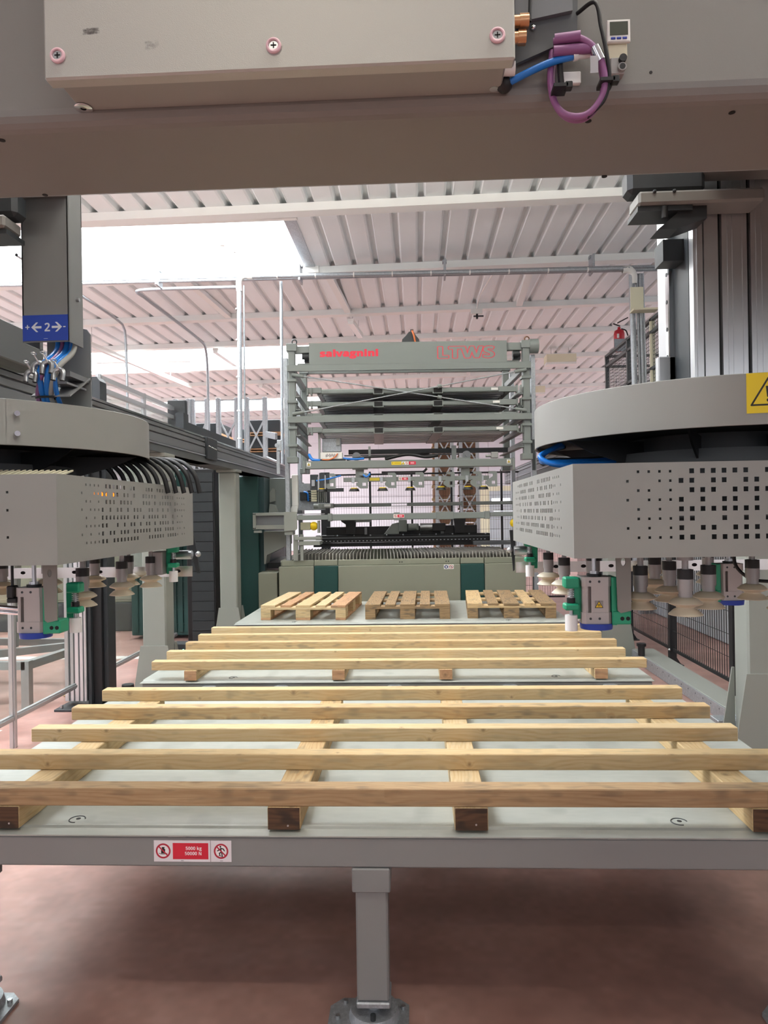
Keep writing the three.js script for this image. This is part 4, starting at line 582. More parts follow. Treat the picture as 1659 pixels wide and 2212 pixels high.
// ---------- right side: floor guide, fence ----------
const fg = thing('floor_guide', 'galvanised floor guide box running along the right', 'guide rail', [2.48, 0, 6.4]);
part(fg, 'beam', B(2.375, 2.6, 0.0, 0.12, 4.4, 8.0, 0.003), M.post); part(fg, 'side_sheet', B(2.362, 2.375, 0.002, 0.115, 4.4, 8.0, 0.002), M.galv);
for (let z = 4.6; z < 7.9; z += 0.16) part(fg, 'rivet', cyl(V(2.361, 0.085, z), V(2.363, 0.085, z), 0.007, 0.007, 8), M.charcoal);
part(fg, 'bracket', [B(2.2, 2.37, 0.04, 0.1, 5.35, 5.5, 0.004)], M.galv); part(fg, 'stop_knob', [cyl(V(2.35, 0.12, 7.62), V(2.35, 0.22, 7.62), 0.035), cyl(V(2.35, 0.22, 7.62), V(2.35, 0.25, 7.62), 0.05, 0.05, 6)], M.black);
function fenceBay(name, a, b, H, label, group, m, ns = 0.05, hs = 0.2, bottom = 0.17, pw2 = 0.035) { // a, b: [x, Z] of the two posts; post stands at a
  const t = thing(name, label, 'fence', [(a[0] + b[0]) / 2, 0, (a[1] + b[1]) / 2], { group }), A = new THREE.Vector2(...a), Bv = new THREE.Vector2(...b), L = A.distanceTo(Bv), at = (f) => A.clone().lerp(Bv, f);
  part(t, 'post', [B(a[0] - pw2, a[0] + pw2, 0.0, H + 0.05, a[1] - 0.035, a[1] + 0.035, 0.003), B(a[0] - 0.06, a[0] + 0.1, 0, 0.01, a[1] - 0.06, a[1] + 0.06)], m); part(t, 'foot', ext([[a[0] + 0.035, 0], [a[0] + 0.09, 0], [a[0] + 0.035, 0.09]], 'z', a[1] - 0.02, a[1] + 0.02), m);
  const p = (f, y) => { const q = at(f); return V(q.x, y, q.y); };
  part(t, 'bottom_rail', bar(p(0.02, bottom), p(0.98, bottom), 0.02, 0.03), m); part(t, 'top_rail', bar(p(0.02, H), p(0.98, H), 0.02, 0.03), m);
  part(t, 'clip', [sph(a[0] - 0.04, bottom, a[1] - 0.03, 0.016, 8)], M.chrome);
  const w = []; for (let d = 0.06; d < L - 0.04; d += ns) w.push(bar(p(d / L, bottom), p(d / L, H), pw2 > 0.02 && a[0] === b[0] ? 0.005 : 0.0034)); for (let y = bottom + hs; y < H; y += hs) w.push(bar(p(0.02, y), p(0.98, y), 0.0042));
  part(t, 'wire_mesh', w, m, { kind: 'stuff' }); return t;
}
[[4.7, 6.2], [6.2, 7.7], [7.7, 9.2], [9.2, 10.7], [10.7, 12.2]].forEach(([a, b], i) => fenceBay('mesh_fence', [2.7, a], [2.7, b], 2.0, ['black mesh fence bay behind the right edge post', 'black mesh fence bay starting at the near black post', 'black mesh fence bay starting at the second black post', 'black mesh fence bay beside the cutting machine', 'farthest black mesh fence bay on the right'][i], 'right fence bays', M.black));
[[-1.62, -0.82], [-0.82, -0.08], [-0.08, 0.62], [0.62, 1.5], [1.5, 2.6]].forEach(([a, b], i) => fenceBay('mesh_fence', [a, 12.6], [b, 12.6], 2.35, ['leftmost fence bay seen through the cutting machine', 'second fence bay seen through the cutting machine', 'third fence bay seen through the cutting machine', 'fourth fence bay seen through the cutting machine', 'rightmost fence bay seen through the cutting machine'][i], 'rear fence bays', M.black, 0.045, 0.2, 0.15, i ? 0.018 : 0.08));

// ---------- left side: aluminium guard with clear panes ----------
const GX = -2.97;
function guardBay(z0, z1, label) {
  const t = thing('clear_guard', label, 'guard', [GX, 0, (z0 + z1) / 2], { group: 'clear guard bays on the left' }), W = 0.045;
  const prof = (p, q) => [bar(p, q, W * 0.55, W), bar(p, q, W, W * 0.45)];
  part(t, 'post', [...prof(V(GX, 0.0, z0), V(GX, 3.02, z0))], M.alu); part(t, 'slot_line', B(GX + W * 0.276, GX + W * 0.28, 0.25, 3, z0 - 0.006, z0 + 0.006), M.black);
  part(t, 'lower_rail', [bar(V(GX, 0.22, z0 + 0.023), V(GX, 0.22, z1 - 0.023), W, W * 0.45), bar(V(GX, 0.22, z0 + 0.023), V(GX, 0.22, z1 - 0.023), W * 0.55, W)], M.alu); part(t, 'upper_rail', [bar(V(GX, 2.99, z0 + 0.023), V(GX, 2.99, z1 - 0.023), W, W)], M.alu); part(t, 'upper_rail', [bar(V(GX, 2.88, z0 + 0.023), V(GX, 2.88, z1 - 0.023), W, W)], M.alu);
  part(t, 'pane', B(GX - 0.003, GX + 0.003, 0.24, 2.87, z0 + 0.02, z1 - 0.02), M.glass);
}
guardBay(3.6, 5.06, 'clear guard bay at the left picture edge'); guardBay(5.06, 6.02, 'clear guard bay in front of the black pillar'); guardBay(6.55, 7.65, 'clear guard bay behind the black pillar'); guardBay(7.65, 8.6, 'far clear guard bay ending at the black bracket');
const pl = thing('light_curtain_pillar', 'aluminium and black safety pillar on a base plate at left', 'pillar', [-2.95, 0, 6.2]);
part(pl, 'alu_column', [[-3.11, -3.075], [-3.06, -3.03], [-3.02, -2.985], [-2.975, -2.945], [-2.937, -2.915]].map(([a, b]) => B(a, b, 0.06, 2.2, 6.1, 6.16, 0.003)), M.alu); part(pl, 'alu_core', B(-3.11, -2.915, 0.06, 2.2, 6.12, 6.22), M.rail); part(pl, 'black_column', [B(-2.91, -2.8, 0.02, 2.4, 6.16, 6.34, 0.004)], M.black); part(pl, 'grey_edge', [B(-2.91, -2.88, 0.02, 2.4, 6.12, 6.16, 0.002), B(-2.8, -2.76, 0.02, 2.4, 6.2, 6.36, 0.002)], M.charcoal); part(pl, 'base_plate', B(-3.15, -2.72, 0, 0.02, 5.98, 6.46, 0.003), M.charcoal); for (const [x, z] of [[-3.1, 6.02], [-2.77, 6.03], [-2.77, 6.42]]) part(pl, 'anchor', cyl(V(x, 0.02, z), V(x, 0.05, z), 0.012, 0.012, 6), M.steel);
solo('guard_bracket', 'black bracket at the far end of the clear guard', 'bracket', [B(-3.05, -2.82, 2.55, 3.1, 8.62, 8.7, 0.01)], M.charcoal);
solo('guard_bracket', 'black housing beside the hanging cable duct on the guard top', 'bracket', [ext([[-3.03, 2.73], [-2.9, 2.73], [-2.9, 2.93], [-2.93, 2.97], [-3.03, 2.97]], 'z', 6.42, 6.56)], M.charcoal);
solo('rail_carriage', 'dark carriage box on the left rail at the picture edge', 'carriage', [B(-2.34, -2.0, 2.461, 2.65, 1.5, 3.75, 0.006)], M.darkgrey);
const st = thing('steel_stand', 'welded grey steel stand behind the clear guard', 'stand', [-3.9, 0, 6.7]);
for (const [a, b] of [[V(-3.45, 0, 6.1), V(-3.45, 0.42, 6.1)], [V(-3.32, 0, 7.2), V(-3.32, 0.42, 7.2)], [V(-4.7, 0, 6.1), V(-4.7, 0.42, 6.1)], [V(-4.7, 0, 7.3), V(-4.7, 0.42, 7.3)], [V(-3.95, 0.42, 6.75), V(-3.9, 1.45, 6.75)], [V(-4.3, 0.42, 6.4), V(-4.3, 1.25, 6.4)]]) part(st, 'leg', bar(a, b, 0.07), M.tableGrey);
for (const [a, b] of [[V(-3.45, 0.38, 6.1), V(-3.32, 0.38, 7.2)], [V(-4.7, 0.38, 6.1), V(-3.45, 0.38, 6.1)], [V(-4.7, 0.38, 7.3), V(-3.32, 0.38, 7.2)], [V(-4.7, 0.38, 6.1), V(-4.7, 0.38, 7.3)], [V(-4.6, 0.38, 6.2), V(-3.4, 0.38, 7.1)]]) part(st, 'frame_bar', bar(a, b, 0.07), M.tableGrey);
part(st, 'top_plate', B(-4.8, -3.75, 1.25, 1.29, 6.1, 7.2, 0.004), M.tableGrey);
solo('wood_lath', 'thin wooden lath leaning near the safety pillar', 'lath', bar(V(-3.3, 0, 6.5), V(-3.15, 0.9, 6.75), 0.03, 0.06), M.woodB);
// dark green and black cabinets behind the left rail
const mc = thing('mesh_cabinet', 'dark green ribbed cabinet behind the left rail', 'cabinet', [-3.35, 0, 9.6]); part(mc, 'body', B(-3.9, -3.05, 0.05, 2.3, 9.5, 10.4, 0.01), M.green); for (let y = 0.2; y < 2.25; y += 0.19) part(mc, 'rib', B(-3.88, -3.07, y, y + 0.012, 9.485, 9.5), M.green);
for (let k = 0; k < 9; k++) part(mc, 'slat', B(-3.86 + k * 0.088, -3.8 + k * 0.088, 0.1, 2.26, 9.478, 9.486), M.green);
solo('wall_cabinet', 'plain grey cabinet between rail and clear guard', 'cabinet', [B(-3.75, -3.2, 1.0, 2.45, 8.9, 9.3, 0.01)], M.post);
const sc = thing('storage_cabinet', 'long grey cabinet with dark plinth far behind the clear guard', 'cabinet', [-6.5, 0, 10.6]); part(sc, 'body', B(-9.5, -3.95, 0.42, 1.25, 10.2, 10.9, 0.01), M.bed); part(sc, 'plinth', B(-9.5, -3.95, 0, 0.42, 10.18, 10.85, 0.01), M.charcoal); for (let k = 0; k < 5; k++) part(sc, 'door', B(-9.45 + k * 1.1, -8.39 + k * 1.1, 0.46, 1.2, 10.185, 10.2, 0.004), M.bed);
const kn = thing('stop_knob', 'black stop knob on the floor beside the left post', 'knob', [-2.63, 0, 6.3]); part(kn, 'stem', cyl(V(-2.63, 0, 6.3), V(-2.63, 0.12, 6.3), 0.035), M.black); part(kn, 'head', cyl(V(-2.63, 0.12, 6.3), V(-2.63, 0.16, 6.3), 0.06, 0.055, 8), M.black);
const sb = thing('scanner_box', 'small black scanner box with a green light beside the second table', 'scanner', [-2.42, 0, 7.3]); part(sb, 'case', B(-2.6, -2.3, 0.1, 0.36, 7.2, 7.35, 0.01), M.charcoal); part(sb, 'stand', B(-2.5, -2.4, 0, 0.1, 7.22, 7.32), M.charcoal); part(sb, 'light', sph(-2.42, 0.29, 7.2, 0.012, 8), mat(0x9ff0d0, 0.4, 0, { emissive: 0x7fffc8, emissiveIntensity: 1.5 }));
const bk = thing('black_cabinet', 'tall black panelled cabinet left of the grey post', 'cabinet', [-2.75, 0, 8.9]); part(bk, 'body', B(-2.86, -2.5, 0.02, 2.25, 8.7, 9.6, 0.006), M.black); for (let k = 0; k < 17; k++) part(bk, 'panel', B(-2.8, -2.52, 0.12 + k * 0.123, 0.236 + k * 0.123, 8.688, 8.7, 0.002), M.charcoal);

// ---------- sheet storage tower (coordinates in the tower's own turned frame, depth from its front) ----------
const T = { T: true };
const tw = thing('storage_tower', 'grey sheet storage tower frame with lettered header at the back', 'tower', [-0.07, 0, 0.8], T);
for (const [x, d, l] of [[-1.652, 0, 2.36], [1.422, 0, 2.36], [-1.652, 1.5, 2.3], [1.422, 1.5, 2.3]]) { part(tw, 'post', [B(x, x + 0.092, l, 3.86, d, d + 0.1, 0.008)], M.tower); part(tw, 'post_cap', B(x - 0.02, x + 0.115, 3.8, 3.9, d - 0.02, d + 0.12, 0.004), M.tower); part(tw, 'post_shoe', B(x - 0.03, x + 0.11, l - 0.02, l + 0.06, d - 0.02, d + 0.13, 0.004), M.tower); }
for (const x of [-1.73, 1.55]) for (const d of [0.12, 1.6]) part(tw, 'outer_post', [B(x, x + 0.06, 0, d < 1 ? 3.74 : 3.8, d, d + 0.09, 0.005)], M.galv);
for (const y of [3.53, 2.862]) part(tw, 'front_beam', ext([[-0.045, y], [0.0, y], [0.0, y + 0.082], [-0.04, y + 0.082], [-0.045, y + 0.077]], 'x', -1.66, 1.52), M.tower);
for (const y of [3.53, 2.862]) for (const x of [-1.64, 1.44]) part(tw, 'side_beam', B(x, x + 0.06, y, y + 0.08, 0.1, 1.5, 0.004), M.tower);
part(tw, 'rear_beam', B(-1.6, 1.46, 3.8, 3.9, 1.52, 1.58, 0.004), M.tower);
for (const g of [B(-1.56, -1.375, 3.78, 3.87, 0.02, 0.1, 0.004), B(1.215, 1.42, 3.78, 3.88, 0.02, 0.1, 0.004), B(-1.54, -1.38, 3.63, 3.66, 0.1, 0.16), B(1.22, 1.4, 3.63, 3.66, 0.1, 0.16)]) part(tw, 'shaft_beam', g, M.tower);
for (const x of [-1.47, 1.3]) part(tw, 'bearing', [cyl(V(x, 3.74, 0.06), V(x + 0.09, 3.74, 0.06), 0.04), B(x + 0.02, x + 0.12, 3.68, 3.76, 0.12, 0.2)], M.charcoal);
part(tw, 'drive_drum', [cyl(V(1.515, 3.835, 0.06), V(1.635, 3.835, 0.06), 0.095, 0.095, 28)], M.tower);
for (const x of [-1.62, 1.44]) part(tw, 'lifting_eye', fin(new THREE.TorusGeometry(0.03, 0.008, 6, 18).translate(x + 0.05, 3.93, -0.05)), x < 0 ? M.charcoal : M.brownbox);
const hdr = canvasMat(2048, 224, (c, w, h) => {
  c.fillStyle = '#777e7b'; c.fillRect(0, 0, w, h); c.textBaseline = 'alphabetic';
  c.save(); c.translate(110, 142); c.scale(1.24, 1); c.font = 'bold 92px sans-serif'; c.fillStyle = '#d81f3c'; c.strokeStyle = '#d81f3c'; c.lineWidth = 7; c.lineJoin = 'round'; const sw = 610 / 1.24 / c.measureText('salvagnini').width; c.scale(sw, 1); c.fillText('salvagnini', 0, 0); c.strokeText('salvagnini', 0, 0); c.restore();
  c.save(); c.translate(1318, 172); c.font = 'bold 158px sans-serif'; const s2 = 604 / c.measureText('LTWS').width; c.scale(s2, 1); c.lineJoin = 'round'; c.lineWidth = 18; c.strokeStyle = '#d0303f'; c.strokeText('LTWS', 0, 0); c.lineWidth = 5; c.strokeStyle = '#777e7b'; c.strokeText('LTWS', 0, 0); c.fillStyle = '#777e7b'; c.fillText('LTWS', 0, 0); c.restore();
});
const hp = part(tw, 'header_panel', B(-1.372, 1.21, 3.613, 3.895, -0.03, 0.06, 0.004), M.tower);
{ const g = new THREE.BoxGeometry(2.58, 0.28, 0.002); part(hp, 'header_print', fin(g.translate(-0.081, 3.754, 0.031), true), hdr); }
for (const [a, b] of [[V(-1.6, 3.49, -0.02), V(1.46, 2.98, -0.02)], [V(-1.6, 2.97, -0.035), V(1.46, 3.51, -0.035)]]) { const m = a.clone().lerp(b, a.y > b.y ? 0.62 : 0.62); part(tw, 'tie_rod', [cyl(a, b, 0.0085, 0.0085, 8)], M.galv); for (const g of [cyl(a, a.clone().lerp(b, 0.05), 0.024), cyl(b, b.clone().lerp(a, 0.05), 0.024), cyl(m, m.clone().lerp(b, 0.045), 0.026)]) part(tw, 'turnbuckle', g, M.tower); }
for (const y of [3.4, 3.12, 2.78, 2.55]) for (const x of [-1.665, 1.40]) part(tw, 'bracket', [B(x, x + 0.125 , y, y + 0.035, -0.025, 0.12, 0.003)], M.tower);
for (const y of [3.2, 3.03, 2.86, 2.69, 2.5]) for (const s of [-1, 1]) { const a = s < 0 ? -1.56 : 1.35, b = s < 0 ? -1.5 : 1.42; part(tw, 'shelf_support', [B(a, b, y, y + 0.015, 0.0, 1.5, 0.002), B(s < 0 ? a : b - 0.008, s < 0 ? a + 0.008 : b, y, y + 0.09, 0.0, 1.5)], M.tower); }
part(tw, 'hoist', [ext([[-0.16, 3.895], [0.08, 3.895], [0.07, 3.95], [0.03, 4.0], [0.0, 4.05], [-0.06, 4.05], [-0.1, 4.0], [-0.15, 3.95]], 'z', 0.06, 0.2), B(-0.04, 0.0, 4.04, 4.09, 0.1, 0.14)], M.charcoal); part(tw, 'hoist_cable', tube([V(-0.02, 4.06, 0.05), V(0.0, 4.0, 0.03), V(0.02, 3.9, 0.04)], 0.012, 14), M.orange);
for (const [x, l] of [[-1.85, -1], [1.6, 1]]) part(tw, 'side_stop', [B(x - 0.04 * l, x + 0.1, 2.5, 2.64, -0.02, 0.0, 0.006), cyl(V(x + 0.04, 2.57, -0.03), V(x + 0.04, 2.57, 0), 0.028), B(x - 0.05 * l - 0.02, x - 0.05 * l + 0.02, 2.2, 2.6, 0, 0.05)], l < 0 ? M.galv : M.charcoal);
const TRL = ['top sheet tray in the storage tower', 'second sheet tray in the storage tower', 'third sheet tray in the storage tower, behind the cross beam', 'lowest sheet tray in the storage tower'];
[3.235, 3.065, 2.9, 2.72].forEach((y, i) => {
  const t = thing('sheet_tray', TRL[i], 'tray', [0, y, 0.8], { ...T, group: 'sheet trays in the tower' });
  part(t, 'front_tube', [B(-1.25, 1.27, y, y + 0.062, 0.0, 0.06, 0.012)], M.tower); part(t, 'rear_tube', [B(-1.25, 1.27, y, y + 0.055, 1.45, 1.5, 0.01)], M.tower);
  for (const s of [-1, 1]) { part(t, 'end_plate', s < 0 ? B(-1.4, -1.22, y + 0.012, y + 0.082, -0.012, 0.05, 0.004) : B(1.1, 1.34, y - 0.004, y + 0.066, -0.012, 0.05, 0.004), M.tower); part(t, 'hook', (s < 0 ? [-1.41, -1.36, -1.48] : [1.33, 1.38, 1.28]).slice(0, 2).map((x) => B(x, x + 0.018, y - 0.02, y + 0.08, -0.03, 0.05, 0.003)), M.tower); part(t, 'side_tube', s < 0 ? B(-1.28, -1.22, y, y + 0.05, 0.05, 1.46) : B(1.2, 1.26, y, y + 0.05, 0.05, 1.46), M.tower); }
  for (let k = 0; k < 6; k++) part(t, 'cross_bar', B(-1.22, 1.2, y - 0.006, y + 0.045, 0.2 + k * 0.21, 0.26 + k * 0.21, 0.01), M.alu);
  for (const x of [-0.545, 0.235]) { const p = part(t, 'fork_pocket', [B(x, x + 0.135, y - 0.012, y - 0.004, -0.005, 1.5), B(x, x + 0.012, y - 0.006, y + 0.064, -0.006, 1.5), B(x + 0.123, x + 0.135, y - 0.006, y + 0.064, -0.006, 1.5), B(x, x + 0.135, y + 0.06, y + 0.066, -0.006, 1.5)], M.tower); part(p, 'opening', B(x + 0.012, x + 0.123, y - 0.004, y + 0.06, -0.004, 0.0), M.dark); }
  part(t, 'paper_tag', stickerGeo(1.0 + 0.02 * i, 1.09 + 0.02 * i, y + 0.018, y + 0.05, -0.0125), M.white);
  if (i < 3) part(t, 'top_sheet', B(-1.2, 1.18, y + 0.062, y + 0.07, 0.05, 1.46), M.charcoal);
});
// ---------- loading manipulator ----------
const mb = thing('loading_beam', 'grey manipulator beam with warning stickers below the tower', 'beam', [-0.09, 2.2, 0], T);
part(mb, 'beam', B(-1.44, 1.25, 2.252, 2.352, -0.1, 0.02, 0.006), M.tower); for (const x of [-1.465, 1.25]) part(mb, 'end_plate', B(x, x + 0.028, 2.2, 2.36, -0.11, 0.08, 0.003), M.tower);
const stripMat = canvasMat(512, 64, (c) => { c.fillStyle = '#e2c51c'; c.fillRect(0, 0, 205, 64); c.fillStyle = '#222'; c.fillRect(20, 10, 10, 30); c.fillRect(20, 46, 10, 9); c.fillStyle = '#8a7a20'; for (let k = 0; k < 3; k++) c.fillRect(56, 14 + k * 14, 130, 5); c.fillStyle = '#ecece6'; c.fillRect(210, 0, 150, 64); c.beginPath(); c.moveTo(245, 8); c.lineTo(276, 56); c.lineTo(214, 56); c.closePath(); c.fillStyle = '#dfc02a'; c.fill(); c.strokeStyle = '#222'; c.lineWidth = 5; c.stroke(); c.strokeStyle = '#b22036'; c.lineWidth = 7; c.beginPath(); c.arc(320, 32, 22, 0, 7); c.stroke(); c.beginPath(); c.moveTo(304, 16); c.lineTo(336, 48); c.stroke(); c.fillStyle = '#cf2440'; c.fillRect(364, 0, 148, 64); c.fillStyle = '#f1e4e6'; c.fillRect(400, 20, 76, 8); c.fillRect(400, 36, 76, 8); });
const redMat = canvasMat(256, 96, (c) => { c.fillStyle = '#ecece6'; c.fillRect(0, 0, 256, 96); c.strokeStyle = '#b22036'; c.lineWidth = 9; c.beginPath(); c.arc(50, 48, 32, 0, 7); c.stroke(); c.beginPath(); c.moveTo(28, 26); c.lineTo(72, 70); c.stroke(); c.fillStyle = '#222'; c.fillRect(40, 34, 18, 28); c.fillStyle = '#cf2440'; c.fillRect(94, 10, 156, 76); c.fillStyle = '#f1e4e6'; c.fillRect(134, 30, 76, 11); c.fillRect(134, 52, 76, 11); });
const triSm = canvasMat(64, 64, (c) => { c.fillStyle = '#eceae0'; c.fillRect(0, 0, 64, 64); c.beginPath(); c.moveTo(32, 10); c.lineTo(54, 52); c.lineTo(10, 52); c.closePath(); c.fillStyle = '#e2c51c'; c.fill(); c.strokeStyle = '#222'; c.lineWidth = 4; c.stroke(); c.fillStyle = '#222'; c.fillRect(24, 40, 18, 8); });
part(mb, 'warning_strip', stickerGeo(-0.32, -0.005, 2.288, 2.33, -0.1005), stripMat); for (const x of [-1.415, 1.175]) part(mb, 'warning_triangle', stickerGeo(x, x + 0.05, 2.285, 2.335, -0.1005), triSm);
part(mb, 'carrier_tube', B(-0.95, 0.95, 2.08, 2.135, -0.05, 0.03, 0.004), M.tower); part(mb, 'yellow_label', stickerGeo(-0.61, -0.48, 2.09, 2.127, -0.0505), mat(0xb7a52c, 0.5)); part(mb, 'red_label', stickerGeo(-0.23, -0.105, 2.088, 2.13, -0.0505), redMat);
for (const x of [-0.83, 0.55]) part(mb, 'hanger', [B(x, x + 0.2, 2.24, 2.252, -0.08, 0.05), B(x + 0.04, x + 0.15, 2.12, 2.24, -0.03, 0.03)], M.tower);
[-1.15, -0.73, -0.36, 0.0, 0.4, 0.75, 0.95].forEach((x) => {
  const c = part(mb, 'gripper_arm', ext([[x, 1.99], [x + 0.1, 1.99], [x + 0.1, 2.17], [x + 0.08, 2.19], [x - 0.01, 2.19], [x - 0.01, 2.16], [x + 0.05, 2.155], [x + 0.05, 2.13], [x - 0.05, 2.06], [x - 0.05, 2.03]], 'z', -0.075, -0.05, [rect(x + 0.03, x + 0.075, 2.02, 2.065).reverse()]), M.tower);
  part(c, 'suction_pad', [cyl(V(x - 0.08, 1.955, -0.05), V(x - 0.08, 1.99, -0.05), 0.072, 0.055, 16)], M.black); part(c, 'yellow_ring', [cyl(V(x - 0.08, 1.99, -0.05), V(x - 0.08, 2.0, -0.05), 0.05, 0.04, 16)], M.yellow); part(c, 'spring_rod', B(x - 0.11, x - 0.075, 2.06, 2.14, -0.07, -0.04), M.galv);
});
part(mb, 'valve_cluster', [B(-1.38, -1.28, 1.98, 2.18, -0.06, 0.02), B(-1.26, -1.2, 2.0, 2.2, -0.08, 0), B(-1.17, -1.13, 2.06, 2.19, -0.08, -0.03), B(-1.3, -0.95, 1.955, 2.0, -0.06, 0.03)], M.charcoal); part(mb, 'valve', [B(-1.28, -1.265, 1.97, 2.15, -0.09, -0.07), B(-1.19, -1.175, 1.99, 2.17, -0.09, -0.07), B(-1.36, -1.32, 2.03, 2.11, -0.08, -0.06)], M.steel); part(mb, 'hose', [tube([V(-1.3, 2.1, -0.07), V(-1.15, 2.12, -0.08), V(-0.98, 2.16, -0.06)], 0.01, 20), tube([V(-0.6, 2.18, -0.06), V(-0.65, 2.14, -0.07), V(-0.7, 2.18, -0.06)], 0.014, 12)], M.blue);
part(mb, 'cable_chain', [B(-0.45, 0.1, 2.185, 2.21, -0.03, 0.05), tube([V(0.0, 2.19, -0.03), V(0.1, 2.2, -0.03), V(0.14, 2.24, -0.03)], 0.016, 12)], M.black);
const wb = thing('control_box', 'white control box on top of the manipulator beam', 'box', [-1.05, 2.36, 0.1], T); part(wb, 'case', [B(-1.245, -0.96, 2.382, 2.47, -0.02, 0.15, 0.004)], M.white); part(wb, 'print', canvasPrint(), M.black); part(wb, 'case_back', [B(-1.24, -0.98, 2.49, 2.68, 0.2, 0.22, 0.01)], M.galv); part(wb, 'foot', [B(-1.25, -0.92, 2.355, 2.382, -0.02, 0.12)], M.charcoal); part(wb, 'cable', tube([V(-1.22, 2.375, -0.03), V(-1.13, 2.372, -0.05), V(-1.05, 2.41, -0.04), V(-1.02, 2.45, -0.03)], 0.008, 20), M.orange); part(wb, 'pipe_stub', cyl(V(-1.265, 2.36, 0.1), V(-1.265, 2.78, 0.1), 0.016), M.cableGrey); part(wb, 'regulator', B(-1.05, -1.0, 2.58, 2.68, 0.17, 0.2), M.cableGrey);
function canvasPrint() { const L = []; for (let k = 0; k < 9; k++) { const x = -1.175 + k * 0.016; L.push(B(x, x + 0.007, 2.405 + (k % 3) * 0.006, 2.44 + (k % 2) * 0.01, -0.021, -0.02)); } return L; }
const md = thing('manipulator_drive', 'black cross shaft with pulleys and cables behind the manipulator beam', 'drive', [0, 2.36, 0.4], T);
part(md, 'shaft', [B(-0.9, 1.3, 2.48, 2.545, 0.5, 0.56), B(-0.95, 0.6, 2.44, 2.455, 0.3, 0.33)], M.charcoal); for (const x of [-0.78, 0.68]) part(md, 'pulley', [cyl(V(x, 2.42, 0.1), V(x, 2.42, 0.16), 0.055, 0.055, 20), cyl(V(x, 2.42, 0.085), V(x, 2.42, 0.1), 0.024)], M.rail); part(md, 'motor', [B(1.0, 1.09, 2.37, 2.45, 0.05, 0.13, 0.005), cyl(V(0.93, 2.4, 0.09), V(1.01, 2.4, 0.09), 0.018)], M.cableGrey); part(md, 'pulley_foot', B(0.55, 0.72, 2.36, 2.38, 0.02, 0.1), M.tower); part(md, 'cable_pile', [tube([V(-0.4, 2.38, 0.1), V(-0.1, 2.44, 0.15), V(0.15, 2.4, 0.1), V(0.3, 2.42, 0.12)], 0.022, 24), tube([V(-0.9, 2.37, 0.0), V(-0.7, 2.4, 0.05), V(-0.3, 2.42, 0.12), V(0.2, 2.47, 0.3)], 0.014, 24)], M.black); for (const g of [tube([V(-1.4, 2.45, 0.05), V(-1.35, 2.38, 0.0), V(-1.24, 2.365, 0.0)], 0.02, 14), tube([V(-0.95, 2.39, 0.0), V(-0.8, 2.375, -0.02), V(-0.68, 2.385, 0.02)], 0.014, 14)]) part(md, 'blue_hose', g, M.blue); for (const g of [B(0.5, 0.56, 2.36, 2.56, 0.25, 0.3), B(-0.62, -0.59, 2.36, 2.55, 0.1, 0.13)]) part(md, 'upright', g, M.tower);

// ---------- laser cutting machine ----------
const bd = thing('cutting_bed', 'grey-green machine bed with two dark green bands and upright cutting slats', 'machine', [-0.23, 0, 0.9], T);
for (const [a, b, m, l] of [[-1.814, -1.358, M.bed], [-1.354, -1.042, M.green], [-1.038, 0.562, M.bed], [0.567, 0.878, M.green], [0.883, 1.42, M.bed]]) part(bd, m === M.green ? 'green_band' : 'front_panel', B(a, b, 0.02, 0.985, m === M.green ? 0.006 : 0, 0.05, 0.008), m);
for (const [a, b] of [[-1.78, -1.358], [-1.352, -1.046], [-1.04, 0.56], [0.568, 0.878], [0.886, 1.42]]) part(bd, 'ledge', B(a, b, 0.985, 1.06, 0.04, 0.1, 0.006), M.bed);
part(bd, 'body', [B(-1.8, 1.42, 0.0, 0.9, 0.05, 2.0), B(-1.8, -1.66, 0.9, 1.06, 0.1, 2.0), B(1.3, 1.42, 0.9, 1.06, 0.1, 2.0), B(-1.8, 1.42, 0.9, 1.1, 1.95, 2.0)], M.bed); part(bd, 'screw', [cyl(V(-0.23, 1.02, 0.038), V(-0.23, 1.02, 0.041), 0.008, 0.008, 8), cyl(V(-0.2, 1.02, 0.038), V(-0.2, 1.02, 0.041), 0.008, 0.008, 8), cyl(V(0.38, 1.02, 0.038), V(0.38, 1.02, 0.041), 0.008, 0.008, 8), cyl(V(0.41, 1.02, 0.038), V(0.41, 1.02, 0.041), 0.008, 0.008, 8)], M.dark);
const signMat = canvasMat(128, 64, (c) => { c.fillStyle = '#e9e8e4'; c.fillRect(0, 0, 62, 64); c.fillRect(66, 0, 62, 64); c.fillStyle = '#1c2f6a'; c.beginPath(); c.arc(31, 32, 24, 0, 7); c.fill(); c.fillStyle = '#e9e8e4'; c.fillRect(22, 20, 18, 26); c.strokeStyle = '#a8323a'; c.lineWidth = 6; c.beginPath(); c.arc(97, 32, 22, 0, 7); c.moveTo(82, 18); c.lineTo(112, 46); c.stroke(); c.fillStyle = '#222'; c.fillRect(92, 22, 8, 22); });
part(bd, 'safety_label', stickerGeo(0.345, 0.475, 0.92, 0.98, -0.0005), signMat);
for (let k = 0; k < 64; k++) { const x = -1.62 + k * 0.0455, dy = rr(-0.006, 0.006); part(bd, 'slat', ext([[0.14, 1.0], [1.7, 1.0], [1.7, 1.13 + dy], [0.2, 1.135 + dy], [0.17, 1.13 + dy], [0.14, 1.06]], 'x', x, x + 0.005), M.slat); }
const br = thing('laser_bridge', 'black laser bridge across the back of the machine bed', 'bridge', [-0.13, 1.1, 1.6], T);
